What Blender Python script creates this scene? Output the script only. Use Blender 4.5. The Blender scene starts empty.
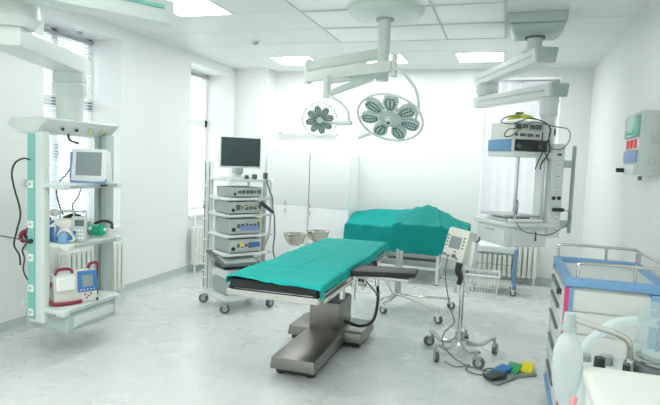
import bpy, bmesh, math, random
from mathutils import Vector, Matrix, noise
random.seed(4)
sc = bpy.context.scene
COL = sc.collection
PI = math.pi

# ---------------------------------------------------------------- camera
YAW, PITCH, ROLL, FPX = 0.30647, 0.07639, 0.03847, 547.45
cf = Vector((-math.sin(YAW) * math.cos(PITCH), math.cos(YAW) * math.cos(PITCH), -math.sin(PITCH)))
cr = Vector((math.cos(YAW), math.sin(YAW), 0))
cu = cr.cross(cf)
cr2 = math.cos(ROLL) * cr + math.sin(ROLL) * cu
cu2 = -math.sin(ROLL) * cr + math.cos(ROLL) * cu
cam_d = bpy.data.cameras.new('camera')
cam = bpy.data.objects.new('camera', cam_d)
COL.objects.link(cam)
M = Matrix((cr2, cu2, -cf)).transposed().to_4x4()
M.translation = (0, 0, 1.6275)
cam.matrix_world = M
cam_d.sensor_fit = 'HORIZONTAL'
cam_d.sensor_width = 36
cam_d.lens = FPX / 660 * 36
cam_d.clip_start = 0.05
sc.camera = cam

# ---------------------------------------------------------------- world, exposure
W = bpy.data.worlds.new('overcast_day')
sc.world = W
W.use_nodes = True
bg = W.node_tree.nodes['Background']
bg.inputs[0].default_value = (0.96, 0.97, 1.0, 1)
bg.inputs[1].default_value = 2.6
LAMP = 22.0
sc.view_settings.view_transform = 'Standard'
sc.view_settings.look = 'None'
sc.view_settings.exposure = 0.0
sc.view_settings.gamma = 1
sc.view_settings.use_curve_mapping = False
sc.cycles.max_bounces = 14
sc.cycles.diffuse_bounces = 8
sc.cycles.transparent_max_bounces = 16
sc.cycles.use_denoising = True
sc.cycles.sample_clamp_indirect = 6

# ---------------------------------------------------------------- materials
def mat(name, col, rough=0.5, metal=0.0, nz=0.0, nscale=20, bump=0.0, emit=None, es=0, coat=0, spec=0.5, trans=0, alpha=1, sss=0):
    m = bpy.data.materials.new(name)
    m.use_nodes = True
    nt = m.node_tree
    b = nt.nodes['Principled BSDF']
    b.inputs['Base Color'].default_value = (*col, 1)
    b.inputs['Roughness'].default_value = rough
    b.inputs['Metallic'].default_value = metal
    b.inputs['Specular IOR Level'].default_value = spec
    b.inputs['Coat Weight'].default_value = coat
    b.inputs['Transmission Weight'].default_value = trans
    b.inputs['Alpha'].default_value = alpha
    if emit:
        b.inputs['Emission Color'].default_value = (*emit, 1)
        b.inputs['Emission Strength'].default_value = es
    tc = nt.nodes.new('ShaderNodeTexCoord')
    n = nt.nodes.new('ShaderNodeTexNoise')
    n.inputs['Scale'].default_value = nscale
    n.inputs['Detail'].default_value = 4
    nt.links.new(tc.outputs['Object'], n.inputs['Vector'])
    if nz:
        mx = nt.nodes.new('ShaderNodeMix')
        mx.data_type = 'RGBA'
        mx.inputs[6].default_value = (*[max(0, c * (1 - nz)) for c in col], 1)
        mx.inputs[7].default_value = (*[min(1, c * (1 + nz)) for c in col], 1)
        nt.links.new(n.outputs['Fac'], mx.inputs[0])
        nt.links.new(mx.outputs[2], b.inputs['Base Color'])
    if bump:
        bp = nt.nodes.new('ShaderNodeBump')
        bp.inputs['Strength'].default_value = bump
        bp.inputs['Distance'].default_value = 0.01
        nt.links.new(n.outputs['Fac'], bp.inputs['Height'])
        nt.links.new(bp.outputs['Normal'], b.inputs['Normal'])
    return m

def panel_wall(name, col, horiz, sx=0.6, sz=0.6, rough=0.42):
    """wall cladding with thin seams; horiz = axis index running along the wall"""
    m = mat(name, col, rough)
    nt = m.node_tree
    b = nt.nodes['Principled BSDF']
    g = nt.nodes.new('ShaderNodeNewGeometry')
    s = nt.nodes.new('ShaderNodeSeparateXYZ')
    c = nt.nodes.new('ShaderNodeCombineXYZ')
    nt.links.new(g.outputs['Position'], s.inputs[0])
    nt.links.new(s.outputs[horiz], c.inputs[0])
    nt.links.new(s.outputs[2], c.inputs[1])
    br = nt.nodes.new('ShaderNodeTexBrick')
    br.offset = 0
    br.inputs['Scale'].default_value = 1
    br.inputs['Brick Width'].default_value = sx
    br.inputs['Row Height'].default_value = sz
    br.inputs['Mortar Size'].default_value = 0.003
    br.inputs['Color1'].default_value = (*col, 1)
    br.inputs['Color2'].default_value = (*[x * 0.992 for x in col], 1)
    br.inputs['Mortar'].default_value = (*[x * 0.94 for x in col], 1)
    nt.links.new(c.outputs[0], br.inputs['Vector'])
    nt.links.new(br.outputs['Color'], b.inputs['Base Color'])
    return m

WALLC = (0.815, 0.828, 0.818)
m_wall_y = panel_wall('wall_cladding_side', WALLC, 1, 0.6, 0.42)
m_wall_x = panel_wall('wall_cladding_back', WALLC, 0, 0.6, 0.42)
m_ceil = mat('ceiling_paint', (0.76, 0.785, 0.765), 0.4)
m_seam = mat('ceiling_seam', (0.62, 0.65, 0.63), 0.6)
m_cove = mat('cove_vinyl', (0.50, 0.55, 0.54), 0.45, nz=0.08, nscale=60)
m_reveal = mat('reveal_plaster', (0.84, 0.86, 0.88), 0.6)
m_white = mat('white_enamel', (0.82, 0.85, 0.84), 0.3)
m_cabinet = mat('cabinet_laminate', (0.82, 0.84, 0.85), 0.35)
m_gap = mat('shadow_gap_grey', (0.42, 0.45, 0.46), 0.7)
m_pend = mat('pendant_enamel', (0.66, 0.72, 0.69), 0.35)
m_pend_d = mat('pendant_grey_enamel', (0.42, 0.50, 0.48), 0.4)
m_teal = mat('teal_strip', (0.22, 0.53, 0.48), 0.35)
m_alu = mat('brushed_aluminium', (0.62, 0.64, 0.64), 0.35, 0.9)
m_alu_d = mat('dull_aluminium', (0.40, 0.43, 0.43), 0.5, 0.5)
m_steel = mat('stainless_steel', (0.62, 0.61, 0.58), 0.24, 1.0, nz=0.1, nscale=5)
m_steel_b = mat('brushed_base_steel', (0.27, 0.26, 0.24), 0.36, 1.0, nz=0.12, nscale=6)
m_chrome = mat('chrome', (0.75, 0.75, 0.72), 0.12, 1.0)
m_black = mat('black_plastic', (0.025, 0.03, 0.032), 0.45)
m_pad = mat('black_pad_vinyl', (0.022, 0.026, 0.028), 0.5, spec=.3)
m_rubber = mat('caster_rubber', (0.10, 0.12, 0.13), 0.6)
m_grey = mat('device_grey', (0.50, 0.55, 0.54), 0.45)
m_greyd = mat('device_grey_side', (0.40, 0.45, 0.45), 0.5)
m_dark = mat('dark_grey_plastic', (0.12, 0.14, 0.15), 0.5)
m_screen = mat('monitor_glass_off', (0.055, 0.085, 0.085), 0.12)
m_lcd = mat('grey_lcd', (0.27, 0.32, 0.34), 0.25)
m_blue = mat('trolley_blue_plastic', (0.17, 0.34, 0.56), 0.4)
m_blue_d = mat('deep_blue_plastic', (0.05, 0.20, 0.48), 0.4)
m_bluebox = mat('blue_box_front', (0.13, 0.33, 0.58), 0.45)
m_lil = mat('blue_grey_trim', (0.24, 0.32, 0.62), 0.4)
m_cream = mat('cream_plastic', (0.76, 0.75, 0.68), 0.4)
m_red = mat('red_plastic', (0.27, 0.02, 0.045), 0.45)
m_reds = mat('red_switch', (0.80, 0.03, 0.04), 0.4)
m_pink = mat('magenta_strip', (0.62, 0.05, 0.17), 0.4)
m_green = mat('green_plastic', (0.02, 0.42, 0.26), 0.4)
m_gped = mat('green_pedal', (0.04, 0.36, 0.12), 0.5)
m_yel = mat('yellow_pedal', (0.85, 0.72, 0.02), 0.5)
m_bped = mat('blue_pedal', (0.03, 0.17, 0.45), 0.5)
m_ycab = mat('yellow_cable', (0.80, 0.80, 0.10), 0.5)
m_rad = mat('radiator_enamel', (0.80, 0.82, 0.78), 0.35)
m_blind = mat('blind_slat', (0.85, 0.87, 0.90), 0.6, emit=None)
m_panelgrey = mat('switchboard_grey', (0.52, 0.56, 0.53), 0.5)
m_trdrawer = mat('trolley_white', (0.62, 0.65, 0.62), 0.4)
m_clearcan = mat('glass_jar', (0.85, 0.9, 0.9), 0.06, trans=0.9)

def cloth(name, col):
    m = mat(name, col, 0.75, nz=0.14, nscale=9, bump=0.8)
    b = m.node_tree.nodes['Principled BSDF']
    b.inputs['Specular IOR Level'].default_value = 0.2
    return m
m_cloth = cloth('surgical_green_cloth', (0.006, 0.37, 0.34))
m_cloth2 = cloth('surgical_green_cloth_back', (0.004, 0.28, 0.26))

def glass(name, tint=(0.97, 1, 1), refl=0.08, rough=0.02):
    m = bpy.data.materials.new(name)
    m.use_nodes = True
    nt = m.node_tree
    out = nt.nodes['Material Output']
    nt.nodes.remove(nt.nodes['Principled BSDF'])
    t = nt.nodes.new('ShaderNodeBsdfTransparent')
    t.inputs[0].default_value = (*tint, 1)
    g = nt.nodes.new('ShaderNodeBsdfGlossy')
    g.inputs['Roughness'].default_value = rough
    mx = nt.nodes.new('ShaderNodeMixShader')
    mx.inputs[0].default_value = refl
    nt.links.new(t.outputs[0], mx.inputs[1])
    nt.links.new(g.outputs[0], mx.inputs[2])
    nt.links.new(mx.outputs[0], out.inputs[0])
    return m
m_glass = glass('window_glass')
m_lens = glass('lamp_lens', (0.92, 0.98, 0.97), 0.12, 0.1)

def film(name, col, a, rough=0.4):
    """cloudy translucent plastic: mix of transparent and principled"""
    m = mat(name, col, rough)
    nt = m.node_tree
    out = nt.nodes['Material Output']
    b = nt.nodes['Principled BSDF']
    t = nt.nodes.new('ShaderNodeBsdfTransparent')
    t.inputs[0].default_value = (0.95, 1, 1, 1)
    tl = nt.nodes.new('ShaderNodeBsdfTranslucent')
    tl.inputs[0].default_value = (*col, 1)
    m1 = nt.nodes.new('ShaderNodeMixShader')
    m1.inputs[0].default_value = 0.4
    m2 = nt.nodes.new('ShaderNodeMixShader')
    m2.inputs[0].default_value = a
    nt.links.new(b.outputs[0], m1.inputs[1])
    nt.links.new(tl.outputs[0], m1.inputs[2])
    nt.links.new(t.outputs[0], m2.inputs[1])
    nt.links.new(m1.outputs[0], m2.inputs[2])
    nt.links.new(m2.outputs[0], out.inputs[0])
    return m
m_bag = film('cloudy_silicone', (0.74, 0.79, 0.79), 0.72)
m_hose = film('cloudy_hose', (0.80, 0.86, 0.86), 0.5)
m_blindt = film('thin_blind_slat', (0.88, 0.90, 0.92), 0.92, 0.6)
m_fabric = film('curtain_slat_fabric', (0.90, 0.89, 0.91), 0.97, 0.8)
m_jar = film('clear_jar_plastic', (0.55, 0.60, 0.60), 0.35, 0.1)

def emis(name, col, s):
    m = bpy.data.materials.new(name)
    m.use_nodes = True
    nt = m.node_tree
    out = nt.nodes['Material Output']
    nt.nodes.remove(nt.nodes['Principled BSDF'])
    e = nt.nodes.new('ShaderNodeEmission')
    e.inputs[0].default_value = (*col, 1)
    e.inputs[1].default_value = s
    nt.links.new(e.outputs[0], out.inputs[0])
    return m
m_light = emis('panel_light_glow', (0.97, 1.0, 0.98), LAMP)

def floor_mat():
    m = mat('speckled_vinyl_floor', (0.58, 0.63, 0.62), 0.22)
    nt = m.node_tree
    b = nt.nodes['Principled BSDF']
    tc = nt.nodes.new('ShaderNodeTexCoord')
    n1 = nt.nodes.new('ShaderNodeTexNoise')
    n1.inputs['Scale'].default_value = 95
    n1.inputs['Detail'].default_value = 6
    n1.inputs['Roughness'].default_value = 0.75
    n2 = nt.nodes.new('ShaderNodeTexNoise')
    n2.inputs['Scale'].default_value = 240
    n2.inputs['Detail'].default_value = 2
    mx = nt.nodes.new('ShaderNodeMath')
    mx.operation = 'MULTIPLY_ADD'
    mx.inputs[1].default_value = 0.5
    ad = nt.nodes.new('ShaderNodeMath')
    ad.operation = 'MULTIPLY'
    ad.inputs[1].default_value = 0.5
    r = nt.nodes.new('ShaderNodeValToRGB')
    r.color_ramp.elements[0].position = 0.60
    r.color_ramp.elements[0].color = (0.635, 0.66, 0.65, 1)
    r.color_ramp.elements[1].position = 0.90
    r.color_ramp.elements[1].color = (0.70, 0.725, 0.712, 1)
    nt.links.new(tc.outputs['Object'], n1.inputs['Vector'])
    nt.links.new(tc.outputs['Object'], n2.inputs['Vector'])
    nt.links.new(n2.outputs['Fac'], ad.inputs[0])
    nt.links.new(n1.outputs['Fac'], mx.inputs[0])
    nt.links.new(ad.outputs[0], mx.inputs[2])
    nt.links.new(mx.outputs[0], r.inputs[0])
    nt.links.new(r.outputs[0], b.inputs['Base Color'])
    n3 = nt.nodes.new('ShaderNodeTexNoise')
    n3.inputs['Scale'].default_value = 3
    rr = nt.nodes.new('ShaderNodeMapRange')
    rr.inputs[3].default_value = 0.25
    rr.inputs[4].default_value = 0.30
    nt.links.new(tc.outputs['Object'], n3.inputs['Vector'])
    nt.links.new(n3.outputs['Fac'], rr.inputs[0])
    nt.links.new(rr.outputs[0], b.inputs['Roughness'])
    return m
m_floor = floor_mat()

# ---------------------------------------------------------------- mesh helpers
def catmull(pts, n=8):
    P = [Vector(p) for p in pts]
    if len(P) < 3:
        return P
    P = [2 * P[0] - P[1]] + P + [2 * P[-1] - P[-2]]
    out = []
    for i in range(1, len(P) - 2):
        a, b, c, d = P[i - 1:i + 3]
        for k in range(n):
            t = k / n
            out.append(0.5 * ((2 * b) + (c - a) * t + (2 * a - 5 * b + 4 * c - d) * t * t + (3 * b - a - 3 * c + d) * t ** 3))
    out.append(P[-2])
    return out

class MB:
    def __init__(s):
        s.bm = bmesh.new()
    def _bev(s, vs, bev, seg=2):
        if bev:
            es = list({e for v in vs for e in v.link_edges})
            bmesh.ops.bevel(s.bm, geom=es, offset=bev, segments=seg, affect='EDGES', profile=0.6)
    def box(s, c, d, rz=0, rx=0, ry=0, bev=0, seg=2):
        mt = Matrix.Translation(c) @ Matrix.Rotation(rz, 4, 'Z') @ Matrix.Rotation(ry, 4, 'Y') @ Matrix.Rotation(rx, 4, 'X') @ Matrix.Diagonal((*d, 1))
        r = bmesh.ops.create_cube(s.bm, size=1, matrix=mt)
        s._bev(r['verts'], bev, seg)
        return s
    def b2(s, lo, hi, bev=0, seg=2):
        lo, hi = Vector(lo), Vector(hi)
        return s.box((lo + hi) / 2, hi - lo, bev=bev, seg=seg)
    def hexa(s, p, bev=0):
        """8 points: bottom 4 ccw, top 4 ccw"""
        v = [s.bm.verts.new(q) for q in p]
        for f in ((3, 2, 1, 0), (4, 5, 6, 7), (0, 1, 5, 4), (1, 2, 6, 5), (2, 3, 7, 6), (3, 0, 4, 7)):
            s.bm.faces.new([v[i] for i in f])
        s._bev(v, bev)
        return s
    def cyl(s, a, b, r, r2=None, seg=20, bev=0):
        a, b = Vector(a), Vector(b)
        d = b - a
        q = d.to_track_quat('Z', 'Y').to_matrix().to_4x4()
        mt = Matrix.Translation((a + b) / 2) @ q
        bmesh.ops.create_cone(s.bm, cap_ends=True, segments=seg, radius1=r, radius2=r if r2 is None else r2, depth=d.length, matrix=mt)
        return s
    def sph(s, c, r, sc_=(1, 1, 1), seg=16):
        mt = Matrix.Translation(c) @ Matrix.Diagonal((r * sc_[0], r * sc_[1], r * sc_[2], 1))
        bmesh.ops.create_uvsphere(s.bm, u_segments=seg, v_segments=seg // 2 + 2, radius=1, matrix=mt)
        return s
    def tube(s, pts, r, seg=8, smooth=True, n=6, closed=False):
        P = catmull(pts, n) if smooth else [Vector(p) for p in pts]
        N = len(P)
        rings = []
        up = None
        for i, p in enumerate(P):
            if closed:
                t = (P[(i + 1) % N] - P[i - 1]).normalized()
            else:
                t = (P[min(i + 1, N - 1)] - P[max(i - 1, 0)]).normalized()
            if up is None:
                up = Vector((0, 0, 1)) if abs(t.z) < 0.9 else Vector((1, 0, 0))
            x = t.cross(up)
            if x.length < 1e-6:
                x = t.orthogonal()
            x.normalize()
            y = x.cross(t).normalized()
            up = y
            rr = r(i / (N - 1)) if callable(r) else r
            rings.append([s.bm.verts.new(p + rr * (math.cos(a) * x + math.sin(a) * y)) for a in [2 * PI * k / seg for k in range(seg)]])
        R = range(N) if closed else range(N - 1)
        for i in R:
            A, B = rings[i], rings[(i + 1) % N]
            for k in range(seg):
                s.bm.faces.new((A[k], A[(k + 1) % seg], B[(k + 1) % seg], B[k]))
        if not closed:
            s.bm.faces.new(rings[0][::-1])
            s.bm.faces.new(rings[-1])
        return s
    def ring(s, c, R, r, nrm=(0, 0, 1), seg=48, tseg=8, sx=1, sy=1):
        q = Vector(nrm).to_track_quat('Z', 'Y')
        pts = [Vector(c) + q @ Vector((R * sx * math.cos(2 * PI * k / seg), R * sy * math.sin(2 * PI * k / seg), 0)) for k in range(seg)]
        return s.tube(pts, r, tseg, smooth=False, closed=True)
    def lathe(s, prof, c=(0, 0, 0), seg=32, mtx=None):
        mt = mtx or Matrix.Translation(c)
        rings = []
        for r, z in prof:
            if r < 1e-5:
                rings.append([s.bm.verts.new(mt @ Vector((0, 0, z)))])
            else:
                rings.append([s.bm.verts.new(mt @ Vector((r * math.cos(2 * PI * k / seg), r * math.sin(2 * PI * k / seg), z))) for k in range(seg)])
        for A, B in zip(rings, rings[1:]):
            for k in range(seg):
                k2 = (k + 1) % seg
                if len(A) == 1 and len(B) == 1:
                    continue
                if len(A) == 1:
                    s.bm.faces.new((A[0], B[k], B[k2]))
                elif len(B) == 1:
                    s.bm.faces.new((A[k], A[k2], B[0]))
                else:
                    s.bm.faces.new((A[k], A[k2], B[k2], B[k]))
        return s
    def prism(s, poly, z0, z1, mtx=None, bev=0):
        """poly in local XY, extruded along local Z"""
        mt = mtx or Matrix()
        A = [s.bm.verts.new(mt @ Vector((x, y, z0))) for x, y in poly]
        B = [s.bm.verts.new(mt @ Vector((x, y, z1))) for x, y in poly]
        n = len(poly)
        s.bm.faces.new(A[::-1])
        s.bm.faces.new(B)
        for k in range(n):
            s.bm.faces.new((A[k], A[(k + 1) % n], B[(k + 1) % n], B[k]))
        s._bev(A + B, bev)
        return s
    def build(s, name, m, parent=None, label=None, smooth=True, loc=None):
        bmesh.ops.recalc_face_normals(s.bm, faces=s.bm.faces)
        me = bpy.data.meshes.new(name)
        s.bm.to_mesh(me)
        s.bm.free()
        me.materials.append(m)
        o = bpy.data.objects.new(name, me)
        COL.objects.link(o)
        if smooth:
            for p in me.polygons:
                p.use_smooth = True
            me.set_sharp_from_angle(angle=math.radians(38))
        if parent:
            o.parent = parent
        if label:
            o['label'] = label
        if loc:
            o.location = loc
        return o

def islands(bm):
    seen, out = set(), []
    bm.verts.ensure_lookup_table()
    for v in bm.verts:
        if v in seen:
            continue
        st, grp = [v], []
        seen.add(v)
        while st:
            a = st.pop()
            grp.append(a)
            for e in a.link_edges:
                b = e.other_vert(a)
                if b not in seen:
                    seen.add(b)
                    st.append(b)
        out.append(grp)
    return out
def build_each(mb, name, m, parent, label=None):
    """one object per separate piece"""
    bm = mb.bm
    bmesh.ops.recalc_face_normals(bm, faces=bm.faces)
    outs = []
    for grp in islands(bm):
        nb = MB()
        mp = {v: nb.bm.verts.new(v.co) for v in grp}
        for f in {f for v in grp for f in v.link_faces}:
            nb.bm.faces.new([mp[v] for v in f.verts])
        outs.append(nb.build(name, m, parent, label))
    bm.free()
    return outs

def tag(o, label, cat, group=None, kind=None):
    o['label'] = label
    o['category'] = cat
    if group:
        o['group'] = group
    if kind:
        o['kind'] = kind
    return o
def struct(o):
    o['kind'] = 'structure'
    return o
def thing(name, label, cat, loc=(0, 0, 0), rz=0, group=None):
    o = bpy.data.objects.new(name, None)
    o.empty_display_size = 0.1
    COL.objects.link(o)
    o.location = loc
    o.rotation_euler = (0, 0, rz)
    return tag(o, label, cat, group)
def copy_tree(o, parent=None):
    c = o.copy()
    COL.objects.link(c)
    if parent:
        c.parent = parent
        c.matrix_parent_inverse = o.matrix_parent_inverse
    for ch in [x for x in KIDS.get(o.name, ())]:
        copy_tree(ch, c)
    return c
KIDS = {}
def dup(root, loc, rz, label, group=None):
    KIDS.clear()
    for o in bpy.data.objects:
        if o.parent:
            KIDS.setdefault(o.parent.name, []).append(o)
    c = copy_tree(root)
    c.location = loc
    c.rotation_euler = (0, 0, rz)
    c['label'] = label
    if group:
        c['group'] = group
    return c

def cable(name, pts, r, m, label, cat='cable', parent=None):
    o = MB().tube(pts, r, 6).build(name, m, parent)
    if parent is None:
        tag(o, label, cat)
    elif label:
        o['label'] = label
    return o

# ---------------------------------------------------------------- room
XL, XR, YB, YR, H = -4.10, 1.05, 8.13, -1.6, 3.0
struct(MB().b2((XL - .5, YR - .2, -.1), (XR + .2, YB + .5, 0)).build('floor', m_floor, smooth=False))
struct(MB().b2((XL - .5, YR - .2, H), (XR + .2, YB + .5, H + .1)).build('ceiling', m_ceil, smooth=False))
w = MB()
y0s = [(YR - .2, 4.07), (5.14, 6.54), (7.66, YB + .5)]
for a, b in y0s:
    w.b2((XL - .5, a, 0), (XL, b, H))
for a, b in ((4.07, 5.14), (6.54, 7.66)):
    w.b2((XL - .5, a, 0), (XL, b, .80))
    w.b2((XL - .5, a, 2.87), (XL, b, H))
struct(w.build('wall_left', m_wall_y, smooth=False))
w = MB()
WX0, WX1 = -0.33, 0.66
w.b2((XL, YB, 0), (WX0, YB + .5, H)).b2((WX1, YB, 0), (XR + .2, YB + .5, H))
w.b2((WX0, YB, 0), (WX1, YB + .5, .85)).b2((WX0, YB, 2.89), (WX1, YB + .5, H))
struct(w.build('wall_back', m_wall_x, smooth=False))
struct(MB().b2((XR, YR - .2, 0), (XR + .2, YB, H)).build('wall_right', m_wall_y, smooth=False))
struct(MB().b2((XL, YR - .2, 0), (XR, YR, H)).build('wall_rear', m_wall_x, smooth=False))
# boxed column in the far left corner
struct(MB().b2((XL, 7.80, 0), (-3.55, YB, H)).build('trim_1', m_wall_x, smooth=False))
# cove skirting
def cove(a, b, inward, name):
    a, b, n = Vector(a), Vector(b), Vector(inward)
    prof = [(0, 0), (.05, 0), (.028, .006), (.012, .02), (.006, .045), (.006, .10), (0, .10)]
    m_ = MB()
    A = [m_.bm.verts.new(a + n * x + Vector((0, 0, z))) for x, z in prof]
    B = [m_.bm.verts.new(b + n * x + Vector((0, 0, z))) for x, z in prof]
    for k in range(len(prof)):
        j = (k + 1) % len(prof)
        m_.bm.faces.new((A[k], A[j], B[j], B[k]))
    m_.bm.faces.new(A)
    m_.bm.faces.new(B)
    return struct(m_.build(name, m_cove, smooth=False))
cove((XL, YR, 0), (XL, 7.8, 0), (1, 0, 0), 'baseboard_left')
cove((-3.55, YB, 0), (XR, YB, 0), (0, -1, 0), 'baseboard_back')
cove((XR, YR, 0), (XR, YB, 0), (-1, 0, 0), 'baseboard_right')
cove((XL, 7.8, 0), (-3.55, 7.8, 0), (0, -1, 0), 'baseboard_corner')
# thin joint line above the cove on the three walls
struct(MB().b2((XL, YR, .10), (XL + .004, 7.8, .106)).b2((-3.55, YB - .004, .10), (XR, YB, .106)).build('trim_2', m_gap, smooth=False))

def window(name, lo, hi, axis, depth):
    """lo/hi = (along0, z0),(along1, z1); recessed window frame with two lights and a transom"""
    (a0, z0), (a1, z1) = lo, hi
    def p(a, d, z):
        return (XL - d, a, z) if axis == 'x' else (a, YB + d, z)
    f = MB()
    def bar(aa, bb, za, zb, d0=depth, d1=depth + .07):
        q0, q1 = Vector(p(aa, d0, za)), Vector(p(bb, d1, zb))
        lo_ = Vector(map(min, q0, q1)); hi_ = Vector(map(max, q0, q1))
        f.b2(lo_, hi_)
    t = .06
    bar(a0, a1, z0, z0 + t); bar(a0, a1, z1 - t, z1); bar(a0, a0 + t, z0, z1); bar(a1 - t, a1, z0, z1)
    mid = (a0 + a1) / 2
    bar(mid - .04, mid + .04, z0, z1)
    zt = z0 + (z1 - z0) * .64
    bar(a0, a1, zt - .05, zt + .05)
    o = struct(f.build(name, m_white, smooth=False))
    g = MB()
    q0, q1 = Vector(p(a0 + t, depth + .03, z0 + t)), Vector(p(a1 - t, depth + .036, z1 - t))
    g.b2(Vector(map(min, q0, q1)), Vector(map(max, q0, q1)))
    g.build('glass_pane', m_glass, o, smooth=False)
    s_ = MB()
    q0, q1 = Vector(p(a0, -.035, z0 - .03)), Vector(p(a1, depth, z0 + .005))
    s_.b2(Vector(map(min, q0, q1)), Vector(map(max, q0, q1)), bev=.006)
    s_.build('window_sill', m_white, o)
    h = MB()
    q0, q1 = Vector(p(mid + .0, depth - .03, z0 + .75)), Vector(p(mid + .025, depth, z0 + .90))
    h.b2(Vector(map(min, q0, q1)), Vector(map(max, q0, q1)), bev=.004)
    h.build('window_handle', m_alu_d, o)
    return o
window('window_1', (4.07, .80), (5.14, 2.87), 'x', .40)
window('window_2', (6.54, .80), (7.66, 2.87), 'x', .40)
window('window_3', (WX0, .85), (WX1, 2.89), 'y', .40)

def venetian(label, y0, y1, ztop, zbot, pitch=.032):
    t = thing('venetian_blind', label, 'blind', (XL - .355, 0, 0))
    MB().b2((-.015, y0, ztop - .035), (.02, y1, ztop)).build('headrail', m_alu_d, t)
    s_ = MB()
    z = ztop - .05
    while z > zbot + .02:
        s_.box((0, (y0 + y1) / 2, z), (.024, y1 - y0 - .01, .0012), ry=math.radians(48))
        z -= pitch
    s_.build('slats', m_blindt, t, smooth=False)
    MB().b2((-.012, y0, zbot), (.012, y1, zbot + .015)).build('bottom_rail', m_white, t)
    c = MB()
    for yy in (y0 + .12, (y0 + y1) / 2, y1 - .12):
        c.tube([(0.013, yy, ztop - .04), (0.013, yy, zbot)], .0015, 4, smooth=False)
    build_each(c, 'cord', m_white, t)
venetian('white venetian blind in the window behind the left equipment pendant', 4.12, 5.09, 2.835, .83)
venetian('short raised venetian blind high in the far left window', 6.59, 7.61, 2.835, 2.74)

# pleated curtain slats in the back window
t = thing('vertical_blind', 'white vertical slat curtain in the back wall window behind the right pendant', 'curtain', (0, YB + .10, 0))
MB().b2((WX0 + .01, -.02, 2.835), (WX1 - .01, .02, 2.86)).build('curtain_rail', m_alu_d, t)
s_ = MB()
n = 13
for k in range(n):
    x = WX0 + .05 + k * .068
    s_.box((x, 0, 1.85), (.072, .004, 1.94), rz=math.radians(11 if k % 2 else -9))
s_.build('slats', m_fabric, t, smooth=False)

def radiator(label, loc, rz, n, hgt=.53, pitch=.066):
    t = thing('radiator', label, 'radiator', loc, rz)
    for k in range(n):
        x = k * pitch
        m_ = MB()
        m_.box((x, 0, hgt / 2), (.016, .10, hgt), bev=.006)
        for yy in (-.045, 0.045):
            m_.box((x, yy, hgt / 2), (.046, .014, hgt - .02), bev=.005)
        m_.box((x, 0, hgt - .03), (.058, .09, .05), bev=.012)
        m_.box((x, 0, .03), (.058, .09, .05), bev=.012)
        m_.build('section', m_rad, t)
    for x in (0, (n - 1) * pitch):
        MB().cyl((x, 0, .0), (x, 0, -loc[2]), .014).build('foot', m_rad, t)
    return t
radiator('white sectional radiator under the window on the back wall', (-.26, YB - .10, .10), 0, 12)
radiator('white sectional radiator on the left wall behind the left pendant shelves', (XL + .10, 4.22, .12), PI / 2, 13)
radiator('white sectional radiator at the left wall behind the endoscopy tower', (XL + .10, 6.56, .12), PI / 2, 11)

# ---------------------------------------------------------------- ceiling items
def ceiling_light(cx, cy, label, group='recessed square ceiling lights'):
    t = thing('ceiling_light', label, 'ceiling light', (cx, cy, H), 0, group)
    f = MB()
    for a, b in (((-.3, -.3), (.3, -.275)), ((-.3, .275), (.3, .3)), ((-.3, -.275), (-.275, .275)), ((.275, -.275), (.3, .275))):
        f.b2((a[0], a[1], -.006), (b[0], b[1], -.0005))
    f.build('frame', m_white, t, smooth=False)
    MB().b2((-.275, -.275, -.004), (.275, .275, -.0005)).build('diffuser', m_light, t, smooth=False)
    return t
l0 = ceiling_light(-.38, 7.25, 'square ceiling light nearest the right equipment pendant')
dup(l0, (-1.62, 7.25, H), 0, 'square ceiling light behind the surgical lamp pole')
dup(l0, (-2.87, 7.25, H), 0, 'square ceiling light in front of the tall white wardrobe, leftmost of the far row')
dup(l0, (-2.87, 4.55, H), 0, 'large-looking square ceiling light at the top left, nearest the camera')
for x, y in ((-2.87, 1.85), (-1.62, 1.85), (-.38, 1.85), (-2.87, -.6), (-1.62, -.6), (-.38, -.6)):  # unseen extra panels continuing the grid, added to light the room
    dup(l0, (x, y, H), 0, 'unseen square ceiling light added overhead to light the room, out of view', 'added ceiling lights out of view')

# laminar-flow field of framed panels
names = {0: 'left', 1: 'middle', 2: 'right'}
xs = [(-1.88, -.68), (-.68, -.085)]
ys = [(5.50, 6.17), (4.84, 5.50), (4.18, 4.84)]
rown = ['far', 'second', 'nearest']
for i, (a, b) in enumerate(xs):
    for j, (c, d) in enumerate(ys):
        t = thing('ceiling_panel', '%s %s panel of the framed air outlet field in the ceiling' % (rown[j], 'wide' if i == 0 else 'narrow'), 'ceiling panel', ((a + b) / 2, (c + d) / 2, H))
        hx, hy = (b - a) / 2 - .004, (d - c) / 2 - .004
        MB().b2((-hx, -hy, -.012), (hx, hy, -.001), bev=.004).build('panel', m_white, t)
        f = MB()
        g = .016
        f.b2((-hx, -hy, -.016), (hx, -hy + g, -.012)).b2((-hx, hy - g, -.016), (hx, hy, -.012))
        f.build('edge_strip', m_seam if j != 0 else m_ceil, t, smooth=False)
s_ = MB()
s_.b2((-1.90, 4.1, H - .012), (-1.88, 6.19, H)).b2((-.085, 4.1, H - .014), (-.062, 6.19, H)).b2((-1.9, 6.17, H - .012), (-.062, 6.19, H)).b2((-.69, 4.1, H - .018), (-.67, 6.17, H - .011))
struct(s_.build('trim_3', m_seam, smooth=False))
# metal ceiling seams
s_ = MB()
for y in (5.5, 6.17, 4.84):
    s_.b2((-.06, y - .003, H - .002), (XR, y + .003, H))
    s_.b2((XL, y - .003, H - .002), (-1.9, y + .003, H))
for y in (6.8, 7.7):
    s_.b2((XL, y - .002, H - .0015), (XR, y + .002, H))
s_.b2((-.075, 6.19, H - .002), (-.07, 8.13, H)).b2((.45, 3, H - .0015), (.454, 8.13, H))
struct(s_.build('trim_4', mat('ceiling_joint', (.71, .735, .715), .5), smooth=False))

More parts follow.
